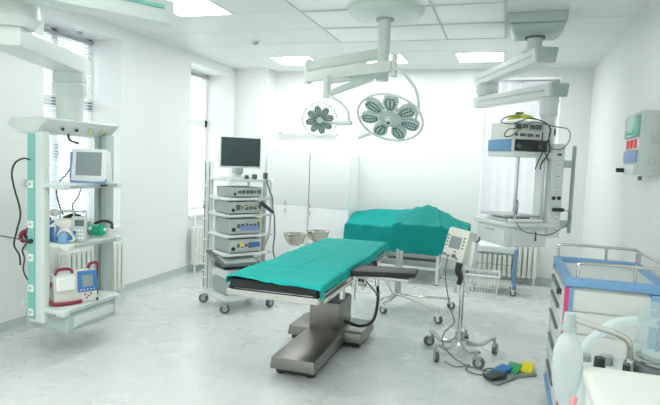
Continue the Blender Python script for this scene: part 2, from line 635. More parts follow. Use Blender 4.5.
def smoke(name, label, loc, r=.045):
    t = thing(name, label, 'smoke detector', loc)
    MB().lathe([(0, 0), (r * 1.1, 0), (r * 1.1, -.012), (r, -.016), (0, -.016)]).build('base', m_white, t)
    MB().lathe([(r * .8, -.016), (r * .75, -.03), (r * .4, -.045), (0, -.047)]).build('sensor', m_greyd, t)
smoke('smoke_detector', 'small round smoke detector on the ceiling above the equipment tower', (-2.89, 5.99, H))
smoke('window_sensor', 'small round sensor on the head of the left window recess', (-4.26, 4.69, 2.87), .035)

t = thing('wall_lamp', 'long white germicidal tube lamp high on the back wall', 'wall lamp', (-2.95, YB, 2.03))
MB().b2((-.48, -.06, -.04), (.48, 0, .04), bev=.012).build('housing', m_white, t)
MB().cyl((-.45, -.08, 0), (.45, -.08, 0), .013).build('tube', m_white, t)
MB().b2((-.48, -.1, -.02), (-.45, -.05, .02), bev=.004).b2((.45, -.1, -.02), (.48, -.05, .02), bev=.004).build('tube_holder', m_greyd, t)

# ---------------------------------------------------------------- casters
def caster(parent, x, y, r=.05, ang=0., ztop=.13, mhub=None, mfork=None):
    """swivel caster: fork with stem, twin wheel as sub-part; (x, y) local floor position of the wheel"""
    d = Vector((math.cos(ang), math.sin(ang), 0))
    n = Vector((-d.y, d.x, 0))
    c = Vector((x, y, r))
    st = c - d * r * .55
    f = MB()
    f.cyl((st.x, st.y, r * 1.9), (st.x, st.y, max(ztop, r * 2.1)), r * .22, seg=12)
    f.box((c.x - d.x * r * .3, c.y - d.y * r * .3, r * 1.75), (r * 1.5, r * .7, r * .5), rz=ang, bev=r * .15)
    for s in (-1, 1):
        q = c + n * s * r * .42 - d * r * .15
        f.box((q.x, q.y, r * 1.35), (r * .5, r * .08, r * 1.0), rz=ang)
    fo = f.build('caster', mfork or m_alu_d, parent)
    MB().cyl(c - n * r * .3, c + n * r * .3, r, seg=24).build('wheel', m_rubber, fo)
    MB().cyl(c - n * r * .36, c + n * r * .36, r * .5, seg=18).build('hub', mhub or m_grey, fo)
    return fo

# ---------------------------------------------------------------- cabinets on the back wall
def wardrobe(label, x0, x1, yf, hgt, split, handle_side):
    t = thing('wardrobe', label, 'cabinet', ((x0 + x1) / 2, yf, 0))
    w_ = (x1 - x0) / 2
    MB().b2((-w_, .02, .06), (w_, YB - yf - .01, hgt)).b2((-w_ + .02, .04, 0), (w_ - .02, YB - yf - .03, .06)).build('body', m_cabinet, t, smooth=False)
    up = MB().b2((-w_ + .002, 0, split + .003), (w_ - .002, .02, hgt - .006), bev=.003).build('upper_door', m_cabinet, t)
    lo = MB().b2((-w_ + .002, 0, .07), (w_ - .002, .02, split - .003), bev=.003).build('lower_door', m_cabinet, t)
    MB().b2((-w_, .012, .06), (w_, .022, hgt)).build('door_gap', m_seam, t, smooth=False)
    hx = handle_side
    for par, z in ((up, split + .05), (lo, split - .06)):
        MB().tube([(hx, 0, z), (hx, -.025, z), (hx, -.025, z - .05), (hx, 0, z - .05)], .004, 6, smooth=False).build('handle', m_red, par, 'small red key tag on the handle')
wardrobe('left tall white wardrobe with two stacked doors against the back wall', -3.42, -2.745, 7.6, 1.735, .945, -.02)
wardrobe('right tall white wardrobe beside the draped tables', -2.735, -2.12, 7.6, 1.72, .925, -.28)

# ---------------------------------------------------------------- left ceiling pendant
t = thing('equipment_pendant', 'pale green equipment pendant with shelves and teal socket strip, hanging at the left', 'medical pendant', (-3.45, 3.72, 0))
L0 = Vector((-3.45, 3.72, 0))
def lp(x, y, z):
    return (x - L0.x, y - L0.y, z)
def LB(m_, lo, hi, bev=0, seg=2):
    return m_.b2(lp(*lo), lp(*hi), bev, seg)
# hanging drum under the ceiling, arm, swivel, tube
D0 = Vector((-2.93, 2.72, 0))
MB().lathe([(.0, 3.0), (.20, 3.0), (.20, 2.9), (.13, 2.86), (.13, 2.62), (.15, 2.60), (.15, 2.54), (.14, 2.52), (.145, 2.50), (.15, 2.43), (.12, 2.39), (.11, 2.375), (0, 2.375)], lp(-2.97, 2.72, 0)).build('ceiling_mount', m_pend, t)
q = []
for zz in (2.255, 2.385):
    for x, y in ((-2.88, 2.68), (-3.33, 3.78), (-3.56, 3.69), (-3.11, 2.585)):
        q.append(lp(x, y, zz))
MB().hexa(q, bev=.022).build('arm', m_pend, t)
MB().lathe([(0, 2.26), (.125, 2.26), (.128, 2.19), (.118, 2.175), (.13, 2.165), (.13, 2.09), (.118, 2.07), (.105, 2.05), (.10, 1.85), (0, 1.85)], lp(-3.42, 3.66, 0)).build('drop_tube', m_pend, t)
# head: long box with a slanting outlet face on its right
prof = [(-3.66, 1.866), (-3.35, 1.878), (-3.30, 1.86), (-3.41, 1.755), (-3.57, 1.745), (-3.69, 1.81)]
m_ = MB()
mt = Matrix(((1, 0, 0, -L0.x), (0, 0, 1, -L0.y), (0, 1, 0, 0), (0, 0, 0, 1)))
m_.prism(prof, 3.30, 4.13, mt, bev=.018)
hd = m_.build('head', m_pend, t)
nn = Vector((.105, 0, -.11)).normalized()
for k, yy in enumerate((3.50, 3.65, 3.80, 3.94)):
    c_ = Vector((-3.353, yy, 1.806)) - L0
    o_ = MB().cyl(c_ + nn * -.005, c_ + nn * .016, .020, seg=16).build('gas_outlet', m_chrome, t)
    MB().cyl(c_ + nn * .014, c_ + nn * .026, .012, seg=12).build('valve', (m_black, m_black, m_ycab, m_ycab)[k], o_)
MB().tube([lp(-3.40, 3.62, 1.76), lp(-3.40, 3.63, 1.72), lp(-3.37, 3.64, 1.70), lp(-3.35, 3.68, 1.69)], .009).build('gas_plug', m_black, t)
# near column
near = MB()
LB(near, (-3.495, 3.31, .27), (-3.345, 3.385, 1.77), .022, 3)
near.build('near_column', m_pend, t)
st = MB()
LB(st, (-3.486, 3.300, .31), (-3.422, 3.312, 1.745))
so = st.build('socket_strip', m_teal, t, 'teal strip carrying white sockets')
for z in (1.36, 1.05, .79, .55, .36):
    s2 = MB(); LB(s2, (-3.480, 3.292, z - .028), (-3.428, 3.302, z + .028), .004)
    so2 = s2.build('socket', m_white, so)
    MB().cyl(lp(-3.454, 3.293, z), lp(-3.454, 3.289, z), .012).build('socket_hole', m_greyd, t)
MB().cyl(lp(-3.45, 3.305, .92), lp(-3.45, 3.28, .92), .018).build('outlet_knob', m_black, t)
# far column
fc = MB()
LB(fc, (-3.455, 3.98, .22), (-3.41, 4.08, 1.77), .008); LB(fc, (-3.375, 3.98, .22), (-3.325, 4.08, 1.77), .008)
build_each(fc, 'far_column', m_pend_d, t)
g_ = MB(); LB(g_, (-3.41, 4.0, .22), (-3.375, 4.07, 1.76)); g_.build('column_channel', m_alu_d, t)
# side rail brackets on the left of the near column
for z in (.42, .86, 1.36):
    r_ = MB(); LB(r_, (-3.565, 3.35, z - .018), (-3.49, 3.38, z + .018), .005); LB(r_, (-3.58, 3.33, z - .03), (-3.56, 3.40, z + .03), .005)
    r_.build('side_bracket', m_pend, t)
MB().cyl(lp(-3.80, 3.33, .93), lp(-3.50, 3.36, .905), .005).build('side_rod', m_dark, t)
def shelf(z, x0=-3.475, x1=-3.165, y0=3.32, y1=3.99, th=.035):
    m1 = MB(); LB(m1, (x0, y0, z - th), (x1, y1, z), .010)
    o1 = m1.build('shelf', m_pend, t)
    rl = MB(); LB(rl, (x1 + .002, y0 + .03, z - .036), (x1 + .016, y1 - .07, z - .010), .004)
    rl.build('shelf_rail', m_pend_d, o1)
    bp = MB(); LB(bp, (x1 - .05, y0 - .025, z - .045), (x1 + .022, y0 + .05, z + .004), .014, 3); LB(bp, (x1 - .04, y1 - .09, z - .045), (x1 + .022, y1 - .03, z + .004), .014, 3)
    build_each(bp, 'corner_bumper', m_pend, o1)
    return o1
shelf(1.37); shelf(.905, y0=3.37); shelf(.395)
MB().b2(lp(-3.150, 3.70, 1.342), lp(-3.146, 3.78, 1.358)).build('name_plate', m_black, t)
# drawer unit under the lowest shelf
m1 = MB(); LB(m1, (-3.57, 3.36, .215), (-3.155, 3.90, .355), .008); m1.build('base_box', m_pend_d, t)
m1 = MB(); LB(m1, (-3.158, 3.42, .24), (-3.147, 3.87, .325), .005); d1 = m1.build('base_panel', m_pend, t)
m1 = MB(); LB(m1, (-3.149, 3.44, .245), (-3.138, 3.86, .26), .003); m1.build('grip_rail', m_pend_d, d1)

# overhead boom crossing the top left of the picture
t = thing('ceiling_boom', 'grey-green rounded boom arm crossing the top left corner', 'medical boom', (-2.6, 2.72, 0))
D = Vector((-2.28, 3.33, 2.565)); A_ = Vector((-3.22, 1.80, 2.565))
d = (D - A_).normalized(); n = Vector((-d.y, d.x, 0))
b0 = Vector((-2.6, 2.72, 0))
q = []
for zz, ww in ((2.50, .10), (2.66, .13)):
    for p_, s1 in ((A_, -1), (A_, 1), (D, 1), (D, -1)):
        v_ = p_ + n * s1 * ww - b0
        q.append((v_.x, v_.y, zz))
MB().hexa(q, bev=.03).build('arm', m_pend, t)
v1 = A_ - n * .128 - b0; v2 = D - n * .128 - b0
MB().tube([(v1.x, v1.y, 2.60), (v2.x - d.x * .08, v2.y - d.y * .08, 2.60)], .012, 8, smooth=False).build('reflection_strip', m_teal, t)  # teal reflection along the boom, put in as a coloured strip
e_ = A_ + d * .2 - b0
MB().cyl((e_.x, e_.y, 2.66), (e_.x, e_.y, 3.0), .10).build('ceiling_mount', m_pend, t)

# ---- things standing on the left pendant
def at(par_o, x, y):
    return (x - par_o.x, y - par_o.y)
# patient monitor on top shelf
t = thing('patient_monitor', 'white patient monitor with blank grey screen on the top shelf of the left pendant', 'monitor', (-3.245, 3.70, 1.371), math.radians(16))
MB().hexa([(-.135, -.03, .0), (.135, -.03, .0), (.12, .15, .0), (-.12, .15, .0), (-.135, -.01, .27), (.135, -.01, .27), (.11, .13, .26), (-.11, .13, .26)], bev=.015).build('casing', m_white, t)
MB().hexa([(-.145, -.045, .005), (.145, -.045, .005), (.145, -.028, .005), (-.145, -.028, .005), (-.145, -.025, .275), (.145, -.025, .275), (.145, -.008, .275), (-.145, -.008, .275)], bev=.01).build('bezel', m_white, t)
MB().hexa([(-.105, -.047, .06), (.105, -.047, .06), (.105, -.04, .06), (-.105, -.04, .06), (-.105, -.031, .25), (.105, -.031, .25), (.105, -.02, .25), (-.105, -.02, .25)]).build('screen', m_lcd, t)
MB().tube([(-.145, -.03, .25), (-.15, -.035, .03), (-.11, -.05, .006), (.11, -.05, .006), (.15, -.035, .03)], .010, 8).build('trim', m_lil, t, 'blue-grey trim')
m_ = MB()
for z in (.05, .10, .15, .20):
    m_.cyl((-.13, .04, z), (-.175, .035, z), .013, seg=10).box((-.15, .06, z), (.05, .04, .03), bev=.004)
m_.build('side_connector', m_cream, t)
cable('monitor_lead', [(-3.37, 3.70, 1.46), (-3.40, 3.66, 1.49), (-3.42, 3.62, 1.43), (-3.495, 3.62, 1.36), (-3.50, 3.60, 1.28), (-3.46, 3.60, 1.15), (-3.43, 3.60, 1.10)], .006, m_dark, 'dark lead hanging from the left side of the patient monitor')
cable('sensor_lead', [(-3.30, 3.66, 1.335), (-3.28, 3.60, 1.26), (-3.31, 3.57, 1.17), (-3.24, 3.60, 1.05), (-3.18, 3.60, .98), (-3.15, 3.60, .93)], .006, m_dark, 'dark lead looping down from the top shelf to the infusion device')
# ventilator-like device with carry handle (mid shelf)
t = thing('infusion_device', 'boxy beige-grey medical device with carrying handle and keypad on the middle shelf', 'medical device', (-3.27, 3.56, .906), math.radians(28))
t.scale = (.85,) * 3
MB().b2((-.17, -.07, .0), (.08, .12, .20), bev=.01).build('casing', m_cream, t)
MB().b2((-.01, -.10, .0), (.12, -.06, .24), bev=.008).build('front_panel', m_grey, t)
MB().b2((.02, -.106, .15), (.10, -.098, .21), bev=.002).build('display', m_dark, t)
m_ = MB()
for i in range(3):
    for j in range(3):
        m_.b2((.02 + .03 * i, -.108, .03 + .035 * j), (.04 + .03 * i, -.099, .05 + .035 * j))
m_.build('keypad', m_white, t)
MB().tube([(-.14, .02, .20), (-.14, .02, .275), (.09, .02, .275), (.09, .02, .20)], .011, 8, smooth=False).tube([(-.02, .02, .20), (-.02, .02, .275)], .009, 8, smooth=False).build('carry_handle', m_grey, t)
MB().sph((-.19, .02, .26), .045, (1, .8, .8)).build('connector_dome', m_cream, t)
# blue mask and tubing pile
t = thing('breathing_mask', 'deep blue breathing mask with coiled tubing at the left end of the middle shelf', 'mask', (-3.395, 3.45, .906))
t.scale = (.9,) * 3
MB().lathe([(.0, .12), (.03, .118), (.05, .09), (.065, .04), (.07, .0), (.055, .0), (.05, .03), (.0, .10)], (-.03, .03, 0)).build('cup', m_blue_d, t)
MB().lathe([(.0, .09), (.03, .088), (.045, .06), (.055, .0), (0, 0)], (.16, -.03, 0)).build('blue_cap', m_blue, t)
cable('tube', [(-.12, .0, .02), (-.10, .05, .12), (-.02, .04, .17), (.06, .0, .12), (.08, -.04, .03), (.16, -.06, .02), (.22, -.02, .05), (.20, .06, .1)], .012, m_blue_d, None, parent=t)
t = thing('corrugated_hose', 'black and maroon corrugated breathing hose coiled behind the blue mask', 'hose', (-3.45, 3.52, .906))
t.scale = (.8,) * 3
MB().tube([(.0, .10, .03), (-.03, .12, .15), (.04, .14, .22), (.14, .15, .24), (.22, .18, .20)], .022, 10).build('hose', m_black, t)
MB().tube([(-.10, -.02, .03), (-.14, .0, .10), (-.12, .0, .19), (-.06, .02, .20)], .02, 10).build('hose_end', m_red, t, 'maroon hose section')
cable('white_tube', [(-3.34, 3.45, .92), (-3.30, 3.42, .98), (-3.25, 3.43, 1.01), (-3.20, 3.44, .98), (-3.185, 3.45, .93), (-3.22, 3.42, .918)], .010, m_cream, 'cream tube curled at the front of the middle shelf', 'tube')
t = thing('coiled_cuff', 'small maroon and black coil hanging left of the teal socket strip', 'hose', (-3.60, 3.40, .93))
MB().ring((0, 0, 0), .045, .017, (.6, -1, 0)).build('coil', m_red, t)
MB().ring((.01, .03, .02), .045, .014, (.5, -1, .1)).build('black_coil', m_black, t)
MB().tube([(.02, .03, .06), (.05, .03, .07), (.10, .03, .03)], .01, 8).build('tail', m_black, t)
# green canister
t = thing('suction_regulator', 'green rounded regulator with black hose at the right of the middle shelf', 'medical device', (-3.27, 3.80, .906))
t.scale = (.78,) * 3
MB().cyl((-.10, -.02, .075), (.06, .0, .075), .062, seg=24).sph((-.10, -.02, .075), .06, (.5, 1, 1)).build('body', m_green, t)
MB().cyl((.06, .0, .075), (.085, .0, .075), .05, seg=24).build('end_cap', m_green, t)
MB().cyl((.085, .02, .085), (.10, .02, .085), .018).cyl((-.02, -.06, .10), (-.02, -.085, .10), .018).build('dial', m_white, t)
MB().b2((.07, .06, .0), (.12, .14, .09), bev=.008).build('side_block', m_cream, t)
MB().tube([(-.13, .10, .03), (-.13, .12, .12), (-.02, .14, .16), (.08, .14, .14), (.12, .10, .09)], .016, 10).build('hose', m_black, t)
# defibrillator on bottom shelf
t = thing('defibrillator', 'white defibrillator with blue screen panel and red paddle handles on the lowest shelf', 'medical device', (-3.30, 3.61, .396), math.radians(60))
t.scale = (.78, .78, .86)
MB().hexa([(-.25, -.10, 0), (.18, -.10, 0), (.18, .12, 0), (-.25, .12, 0), (-.25, -.08, .27), (.18, -.07, .30), (.18, .10, .30), (-.25, .10, .27)], bev=.02).build('casing', m_cream, t)
MB().hexa([(-.02, -.107, .10), (.175, -.107, .10), (.175, -.09, .10), (-.02, -.09, .10), (-.02, -.082, .295), (.175, -.082, .295), (.175, -.06, .295), (-.02, -.06, .295)], bev=.004).build('blue_panel', m_blue_d, t, 'blue control panel')
MB().hexa([(.02, -.112, .15), (.13, -.112, .15), (.13, -.09, .15), (.02, -.09, .15), (.02, -.094, .26), (.13, -.094, .26), (.13, -.07, .26), (.02, -.07, .26)]).build('screen', m_lcd, t)
m_ = MB()
for k in range(5):
    m_.box((.005 + k * .034, -.109, .122), (.014, .01, .010))
m_.build('button_row', m_white, t)
m_ = MB()
for x, z in ((.05, .075), (.09, .06), (.07, .04), (.11, .08)):
    m_.cyl((x, -.10, z), (x, -.112, z), .008, seg=10)
m_.build('knob', m_red, t)
pd = MB().b2((-.24, -.14, .13), (-.05, -.02, .27), bev=.025, seg=3).build('paddle', m_white, t)
MB().tube([(-.23, -.05, .28), (-.20, -.06, .325), (-.10, -.06, .325), (-.06, -.05, .28), (-.055, -.04, .2)], .014, 8).build('paddle_handle', m_red, t, 'dark red paddle handle')
MB().tube([(.12, .02, .30), (.14, .02, .345), (.21, .02, .345), (.215, .02, .27), (.21, .03, .14), (.21, .0, .04)], .013, 8).build('cable_loop', m_red, t, 'dark red cable loop at the right')
MB().tube([(-.255, .0, .20), (-.29, -.03, .12), (-.28, -.10, .03), (-.18, -.14, .018), (-.02, -.14, .018), (.0, -.12, .02)], .018, 8).build('base_bumper', m_red, t, 'dark red cable wrapped round the base')
m_ = MB()
for x in (-.0, .17):
    m_.cyl((x, -.105, .02), (x, -.125, .02), .012, seg=10)
build_each(m_, 'foot', m_black, t)
# cable on the socket strip
cable('power_cable', [(-3.45, 3.29, 1.545), (-3.48, 3.26, 1.555), (-3.55, 3.25, 1.52), (-3.585, 3.25, 1.44), (-3.575, 3.26, 1.33), (-3.525, 3.27, 1.14), (-3.56, 3.27, 1.0), (-3.60, 3.28, .88), (-3.57, 3.3, .80), (-3.56, 3.3, .72)], .007, m_black, 'black power cable hanging in a curve from the teal strip of the left pendant')
cable('hanging_wire', [(-3.53, 3.34, .90), (-3.55, 3.31, .84), (-3.53, 3.31, .78), (-3.54, 3.31, .68), (-3.52, 3.33, .60)], .006, m_black, 'short black wire hanging behind the socket strip of the left pendant')

# ---------------------------------------------------------------- surgical lights
t = thing('surgical_light', 'double-headed white surgical light with petal lamp heads on a ceiling pole', 'surgical lamp', (-1.11, 4.90, 0))
S0 = Vector((-1.11, 4.90, 0))
def sp(x, y, z):
    return Vector((x, y, z)) - S0
m_surg = mat('surgical_light_enamel', (.66, .72, .68), .35)
MB().lathe([(0, 3.0), (.325, 3.0), (.34, 2.99), (.343, 2.965), (.31, 2.925), (.22, 2.91), (.10, 2.905), (0, 2.905)], (0.015, 0, 0), 48).build('ceiling_cover', m_surg, t)
MB().cyl((0.01, 0, 2.905), (0.01, 0, 2.89), .08, seg=32).build('collar', m_greyd, t)
MB().cyl((0.008, 0, 2.36), (0.008, 0, 2.90), .056, seg=28).build('pole', m_surg, t)
m_ = MB()
for z in (2.80, 2.72, 2.62, 2.52, 2.45):
    m_.cyl((.035, -.045, z), (.037, -.056, z), .006, seg=8).cyl((-.012, -.05, z - .03), (-.012, -.056, z - .03), .005, seg=8)
build_each(m_, 'bolt', m_greyd, t)
def arm(m_, a, b, w0, h0, w1, h1):
    a, b = Vector(a), Vector(b)
    d = (b - a).normalized(); n = Vector((-d.y, d.x, 0)).normalized(); u_ = Vector((0, 0, 1))
    q = []
    for sgn in (-1, 1):
        for p_, ww, hh, s1 in ((a, w0, h0, -1), (a, w0, h0, 1), (b, w1, h1, 1), (b, w1, h1, -1)):
            q.append(p_ + n * s1 * ww / 2 + u_ * sgn * hh / 2)
    return m_.hexa(q, bev=.012)
J1 = sp(-1.80, 4.88, 2.50)
arm(MB(), (0, 0, 2.60), J1 + Vector((0, 0, .0)), .07, .10, .06, .085).build('upper_arm', m_surg, t)
MB().cyl(J1 + Vector((-.01, 0, .06)), J1 + Vector((-.01, 0, -.16)), .036, seg=20).build('elbow_joint', m_surg, t)
J3 = sp(-.95, 4.66, 2.44)
arm(MB(), J1 + Vector((0, -.03, -.11)), J3 + Vector((-.02, 0, .01)), .06, .085, .06, .10).build('spring_arm', m_surg, t)
MB().cyl(J3 + Vector((0, 0, .10)), J3 + Vector((0, 0, -.08)), .026, seg=20).build('wrist_joint', m_surg, t)
J2 = sp(-1.565, 4.72, 2.28)
arm(MB(), (-.02, -.02, 2.42), J2 + Vector((-.02, 0, .05)), .06, .06, .05, .05).build('lower_arm', m_surg, t)
arm(MB(), (-.06, -.03, 2.40), J2 + Vector((.04, 0, -.05)), .06, .08, .05, .06).build('strut_arm', m_surg, t)
MB().cyl(J2 + Vector((0, 0, .10)), J2 + Vector((0, 0, -.09)), .034, seg=20).build('second_elbow', m_surg, t)

m_petal = mat('lamp_petal_housing', (.56, .63, .61), .25)
m_led = mat('led_recess', (.10, .17, .17), .2)
def lamp_head(C, R, nrm, roll, petals, plen, pw, hubr, name):
    """C centre, nrm direction the lamp shines; ring, petals, hub"""
    nrm = Vector(nrm).normalized()
    q = nrm.to_track_quat('Z', 'Y') @ Matrix.Rotation(roll, 4, 'Z').to_quaternion()
    mt = Matrix.Translation(C) @ q.to_matrix().to_4x4()
    f = MB()
    pts = [mt @ Vector((R * math.cos(a), R * math.sin(a), 0)) for a in [2 * PI * k / 56 for k in range(56)]]
    f.tube(pts, R * .038, 8, smooth=False, closed=True)
    head = f.build(name, m_surg, t)
    for k in range(petals):
        a = 2 * PI * (k + .25) / petals
        ca, sa = math.cos(a), math.sin(a)
        def outline(sc_, r0, r1):
            pts_ = []
            N = 14
            for i in range(N + 1):
                s = i / N
                w_ = pw * sc_ * (math.sin(PI * min(1, s * .92 + .04)) ** .6) * (.55 + .45 * s)
                pts_.append((r0 + (r1 - r0) * s, w_))
            pts_ += [(x, -y) for x, y in reversed(pts_)]
            return pts_
        rot = lambda P_: [(x * ca - y * sa, x * sa + y * ca) for x, y in P_]
        pe = MB().prism(rot(outline(1, hubr * .8, hubr * .8 + plen)), -.03 * R / .28, .008, mt, bev=.0).build('petal', m_petal, head)
        lt = MB()
        nrow = 4
        r0, r1 = hubr * .8 + plen * .12, hubr * .8 + plen * .92
        for i in range(6):
            s = (i + .5) / 6
            rr = r0 + (r1 - r0) * s
            w_ = pw * .72 * (math.sin(PI * min(1, s * .9 + .06)) ** .6) * (.55 + .45 * s)
            for j in (-1, -.0, 1):
                x, y = rr, w_ * j * .8
                lt.cyl(mt @ Vector((x * ca - y * sa, x * sa + y * ca, .006)), mt @ Vector((x * ca - y * sa, x * sa + y * ca, .0105)), pw * (.12 if R > .2 else .17), seg=8)
        lt.build('lens_array', m_led, pe)
        f = MB().tube([mt @ Vector((r1 * ca * 1.04, r1 * sa * 1.04, -.01)), mt @ Vector((R * ca, R * sa, -.004))], R * .025, 6, smooth=False)
        f.build('petal_bracket', m_surg, head)
    return head, mt
CB = sp(-.925, 4.46, 1.992)
hb, mtb = lamp_head(CB, .272, (-.08, -.64, -.80), .2, 7, .165, .078, .105, 'large_lamp_head')
MB().lathe([(0, .012), (.055, .012), (.095, .006), (.105, -.01), (.10, -.05), (.05, -.09), (0, -.09)], mtx=mtb).build('hub', m_surg, hb)
MB().lathe([(.028, .013), (.034, .03), (.03, .05), (0, .052)], mtx=mtb).build('sterile_handle', m_surg, hb)
MB().lathe([(.0, .054), (.013, .054), (.013, .05), (0, .05)], mtx=mtb).build('camera_lens', m_black, hb)
m_ = MB()
for rr in (.06, .085):
    m_.tube([mtb @ Vector((rr * math.cos(a), rr * math.sin(a), .012)) for a in [2 * PI * k / 32 for k in range(32)]], .003, 6, smooth=False, closed=True)
m_.build('hub_ring', m_greyd, hb)
CS = sp(-1.60, 4.66, 1.985)
hs, mts = lamp_head(CS, .155, (.2, -.9, -.30), 0, 8, .112, .043, .022, 'small_lamp_head')
MB().lathe([(0, .012), (.02, .012), (.025, .0), (.025, -.04), (0, -.045)], mtx=mts).build('hub', m_surg, hs)
# curved yokes
MB().tube([J3 + Vector((0, 0, -.05)), sp(-.93, 4.62, 2.42), sp(-.84, 4.56, 2.36), sp(-.74, 4.52, 2.24), sp(-.70, 4.50, 2.10), sp(-.72, 4.49, 1.98)], .013, 10).build('large_yoke', m_surg, t)
MB().tube([sp(-.72, 4.49, 1.98), sp(-.80, 4.52, 1.96), sp(-.925, 4.53, 2.03)], .014, 10).build('yoke_end', m_surg, t)
MB().tube([J2 + Vector((.02, 0, -.07)), sp(-1.50, 4.66, 2.19), sp(-1.38, 4.60, 2.12), sp(-1.315, 4.58, 2.04), sp(-1.31, 4.58, 1.965)], .012, 10).build('small_yoke', m_surg, t)
MB().cyl(sp(-1.43, 4.62, 1.955), sp(-1.28, 4.56, 1.955), .02, seg=16).build('small_head_joint', m_surg, t)
MB().cyl(sp(-1.18, 4.44, 1.825), sp(-1.08, 4.45, 1.865), .015, seg=16).build('positioning_handle', m_surg, t)
MB().tube([sp(-1.60, 4.66, 1.985), sp(-1.5, 4.68, 1.965), sp(-1.42, 4.62, 1.955)], .012, 8).build('small_head_stem', m_surg, t)

m_pend_r = mat('pendant_pale_enamel', (.73, .77, .745), .35)
m_pend_l = mat('pendant_strip', (.60, .65, .62), .4)
# ---------------------------------------------------------------- right ceiling pendant
th = math.asin(.545)
Rn = Vector((.06, 5.50, 0))
t = thing('equipment_pendant', 'grey two-armed ceiling pendant with shelves and socket column in front of the back window', 'medical pendant', Rn, th)
inv = Matrix.Rotation(-th, 3, 'Z')
def rp(x, y, z):
    v_ = inv @ (Vector((x, y, 0)) - Rn)
    return Vector((v_.x, v_.y, z))
c0 = Vector((.195, 5.46, 0))
# faceted ceiling housing
q = []
for zz, hw in ((2.83, .18), (2.91, .245), (3.0, .25)):
    q.append([rp(c0.x + sx * hw, c0.y + sy * hw, zz) for sx, sy in ((-1, -1), (1, -1), (1, 1), (-1, 1))])
m_ = MB(); m_.hexa(q[1] + q[2], bev=.012); m_.build('ceiling_housing', m_pend_d, t)
m_ = MB(); m_.hexa(q[0] + q[1], bev=.035); m_.build('housing_skirt', m_pend_d, t)
MB().cyl(rp(.19, 5.46, 2.83), rp(.19, 5.46, 2.815), .09, seg=28).build('collar', m_dark, t)
MB().cyl(rp(.19, 5.46, 2.70), rp(.19, 5.46, 2.825), .066, seg=28).build('mount_tube', m_pend_r, t)
def parm(a, b, w_, zt, zb, name):
    a, b = Vector((*a, 0)), Vector((*b, 0))
    d = (b - a).normalized(); n = Vector((-d.y, d.x, 0))
    q = []
    for zz, ww in ((zb, w_ * .8), (zt, w_)):
        for p_, s1 in ((a, -1), (a, 1), (b, 1), (b, -1)):
            v_ = p_ + n * s1 * ww
            q.append(rp(v_.x, v_.y, zz))
    ar = MB().hexa(q, bev=.02).build(name, m_pend_r, t)
    m1 = MB()
    for s1 in (-1, 1):
        v1 = a + n * s1 * w_ * .92 + d * .1; v2 = b + n * s1 * w_ * .92 - d * .1
        m1.tube([rp(v1.x, v1.y, (zt + zb) / 2), rp(v2.x, v2.y, (zt + zb) / 2)], .010, 6, smooth=False)
    m1.build('edge_strip', m_pend_l, ar)
    ec = MB()
    q = []
    for zz, ww in ((zb, w_ * .8), (zt, w_)):
        for dd, s1 in ((-.02, -1), (-.02, 1), (.03, 1), (.03, -1)):
            v_ = a + n * s1 * (ww * 1.03) + d * dd
            q.append(rp(v_.x, v_.y, zz + (.004 if zz == zt else -.004)))
    ec.hexa(q, bev=.012).build('end_cap', m_pend_d, ar)
    return ar
parm((.285, 5.22), (-.34, 6.80), .10, 2.69, 2.565, 'upper_arm')
MB().cyl(rp(.20, 5.46, 2.69), rp(.20, 5.46, 2.72), .125, seg=28).build('arm_cap', m_pend_r, t)
MB().lathe([(0, 2.57), (.12, 2.57), (.125, 2.55), (.11, 2.54), (.125, 2.53), (.125, 2.47), (.10, 2.43), (0, 2.43)], rp(-.25, 6.58, 0)).build('elbow', m_pend_r, t)
parm((.44, 5.62), (-.34, 6.78), .10, 2.435, 2.315, 'lower_arm')
MB().lathe([(0, 2.32), (.09, 2.32), (.095, 2.29), (.085, 2.24), (.085, 2.15), (.068, 2.13), (.062, 1.86), (0, 1.86)], rp(.37, 5.80, 0)).build('drop_tube', m_pend_r, t)
# head column with sockets (local frame: x along the front, y to the back left)
MB().b2((.44, .0, .95), (.585, .26, 1.86), bev=.012).build('socket_column', m_pend_r, t)
MB().b2((.445, -.004, 1.83), (.58, .26, 1.875), bev=.006).build('column_cap', m_pend_r, t)
for i, z in enumerate((1.67, 1.56, 1.45, 1.14, 1.03)):
    so = MB().cyl((.52, 0, z), (.52, -.006, z), .028, seg=24).build('socket', m_white, t)
    MB().cyl((.512, -.006, z), (.512, -.009, z), .005, seg=8).cyl((.528, -.006, z), (.528, -.009, z), .005, seg=8).build('socket_hole', m_red, so)
for x, z in ((.508, 1.77), (.532, 1.77)):
    MB().b2((x - .009, -.008, z - .012), (x + .009, .0, z + .012)).build('data_port', m_dark, t)
for x, z in ((.485, 1.345), (.545, 1.345)):
    MB().cyl((x, 0, z), (x, -.012, z), .019, seg=16).build('gas_outlet', m_black, t)
plug = MB().b2((.475, -.05, 1.215), (.585, .0, 1.25), bev=.010).build('plug', m_black, t)
rail = MB().b2((.665, -.03, 1.0), (.69, .0, 1.86), bev=.003).build('side_rail', m_alu_d, t)
for z in (1.09, 1.68):
    MB().b2((.585, -.02, z - .035), (.668, .01, z + .035), bev=.004).build('rail_bracket', m_pend_d, rail)
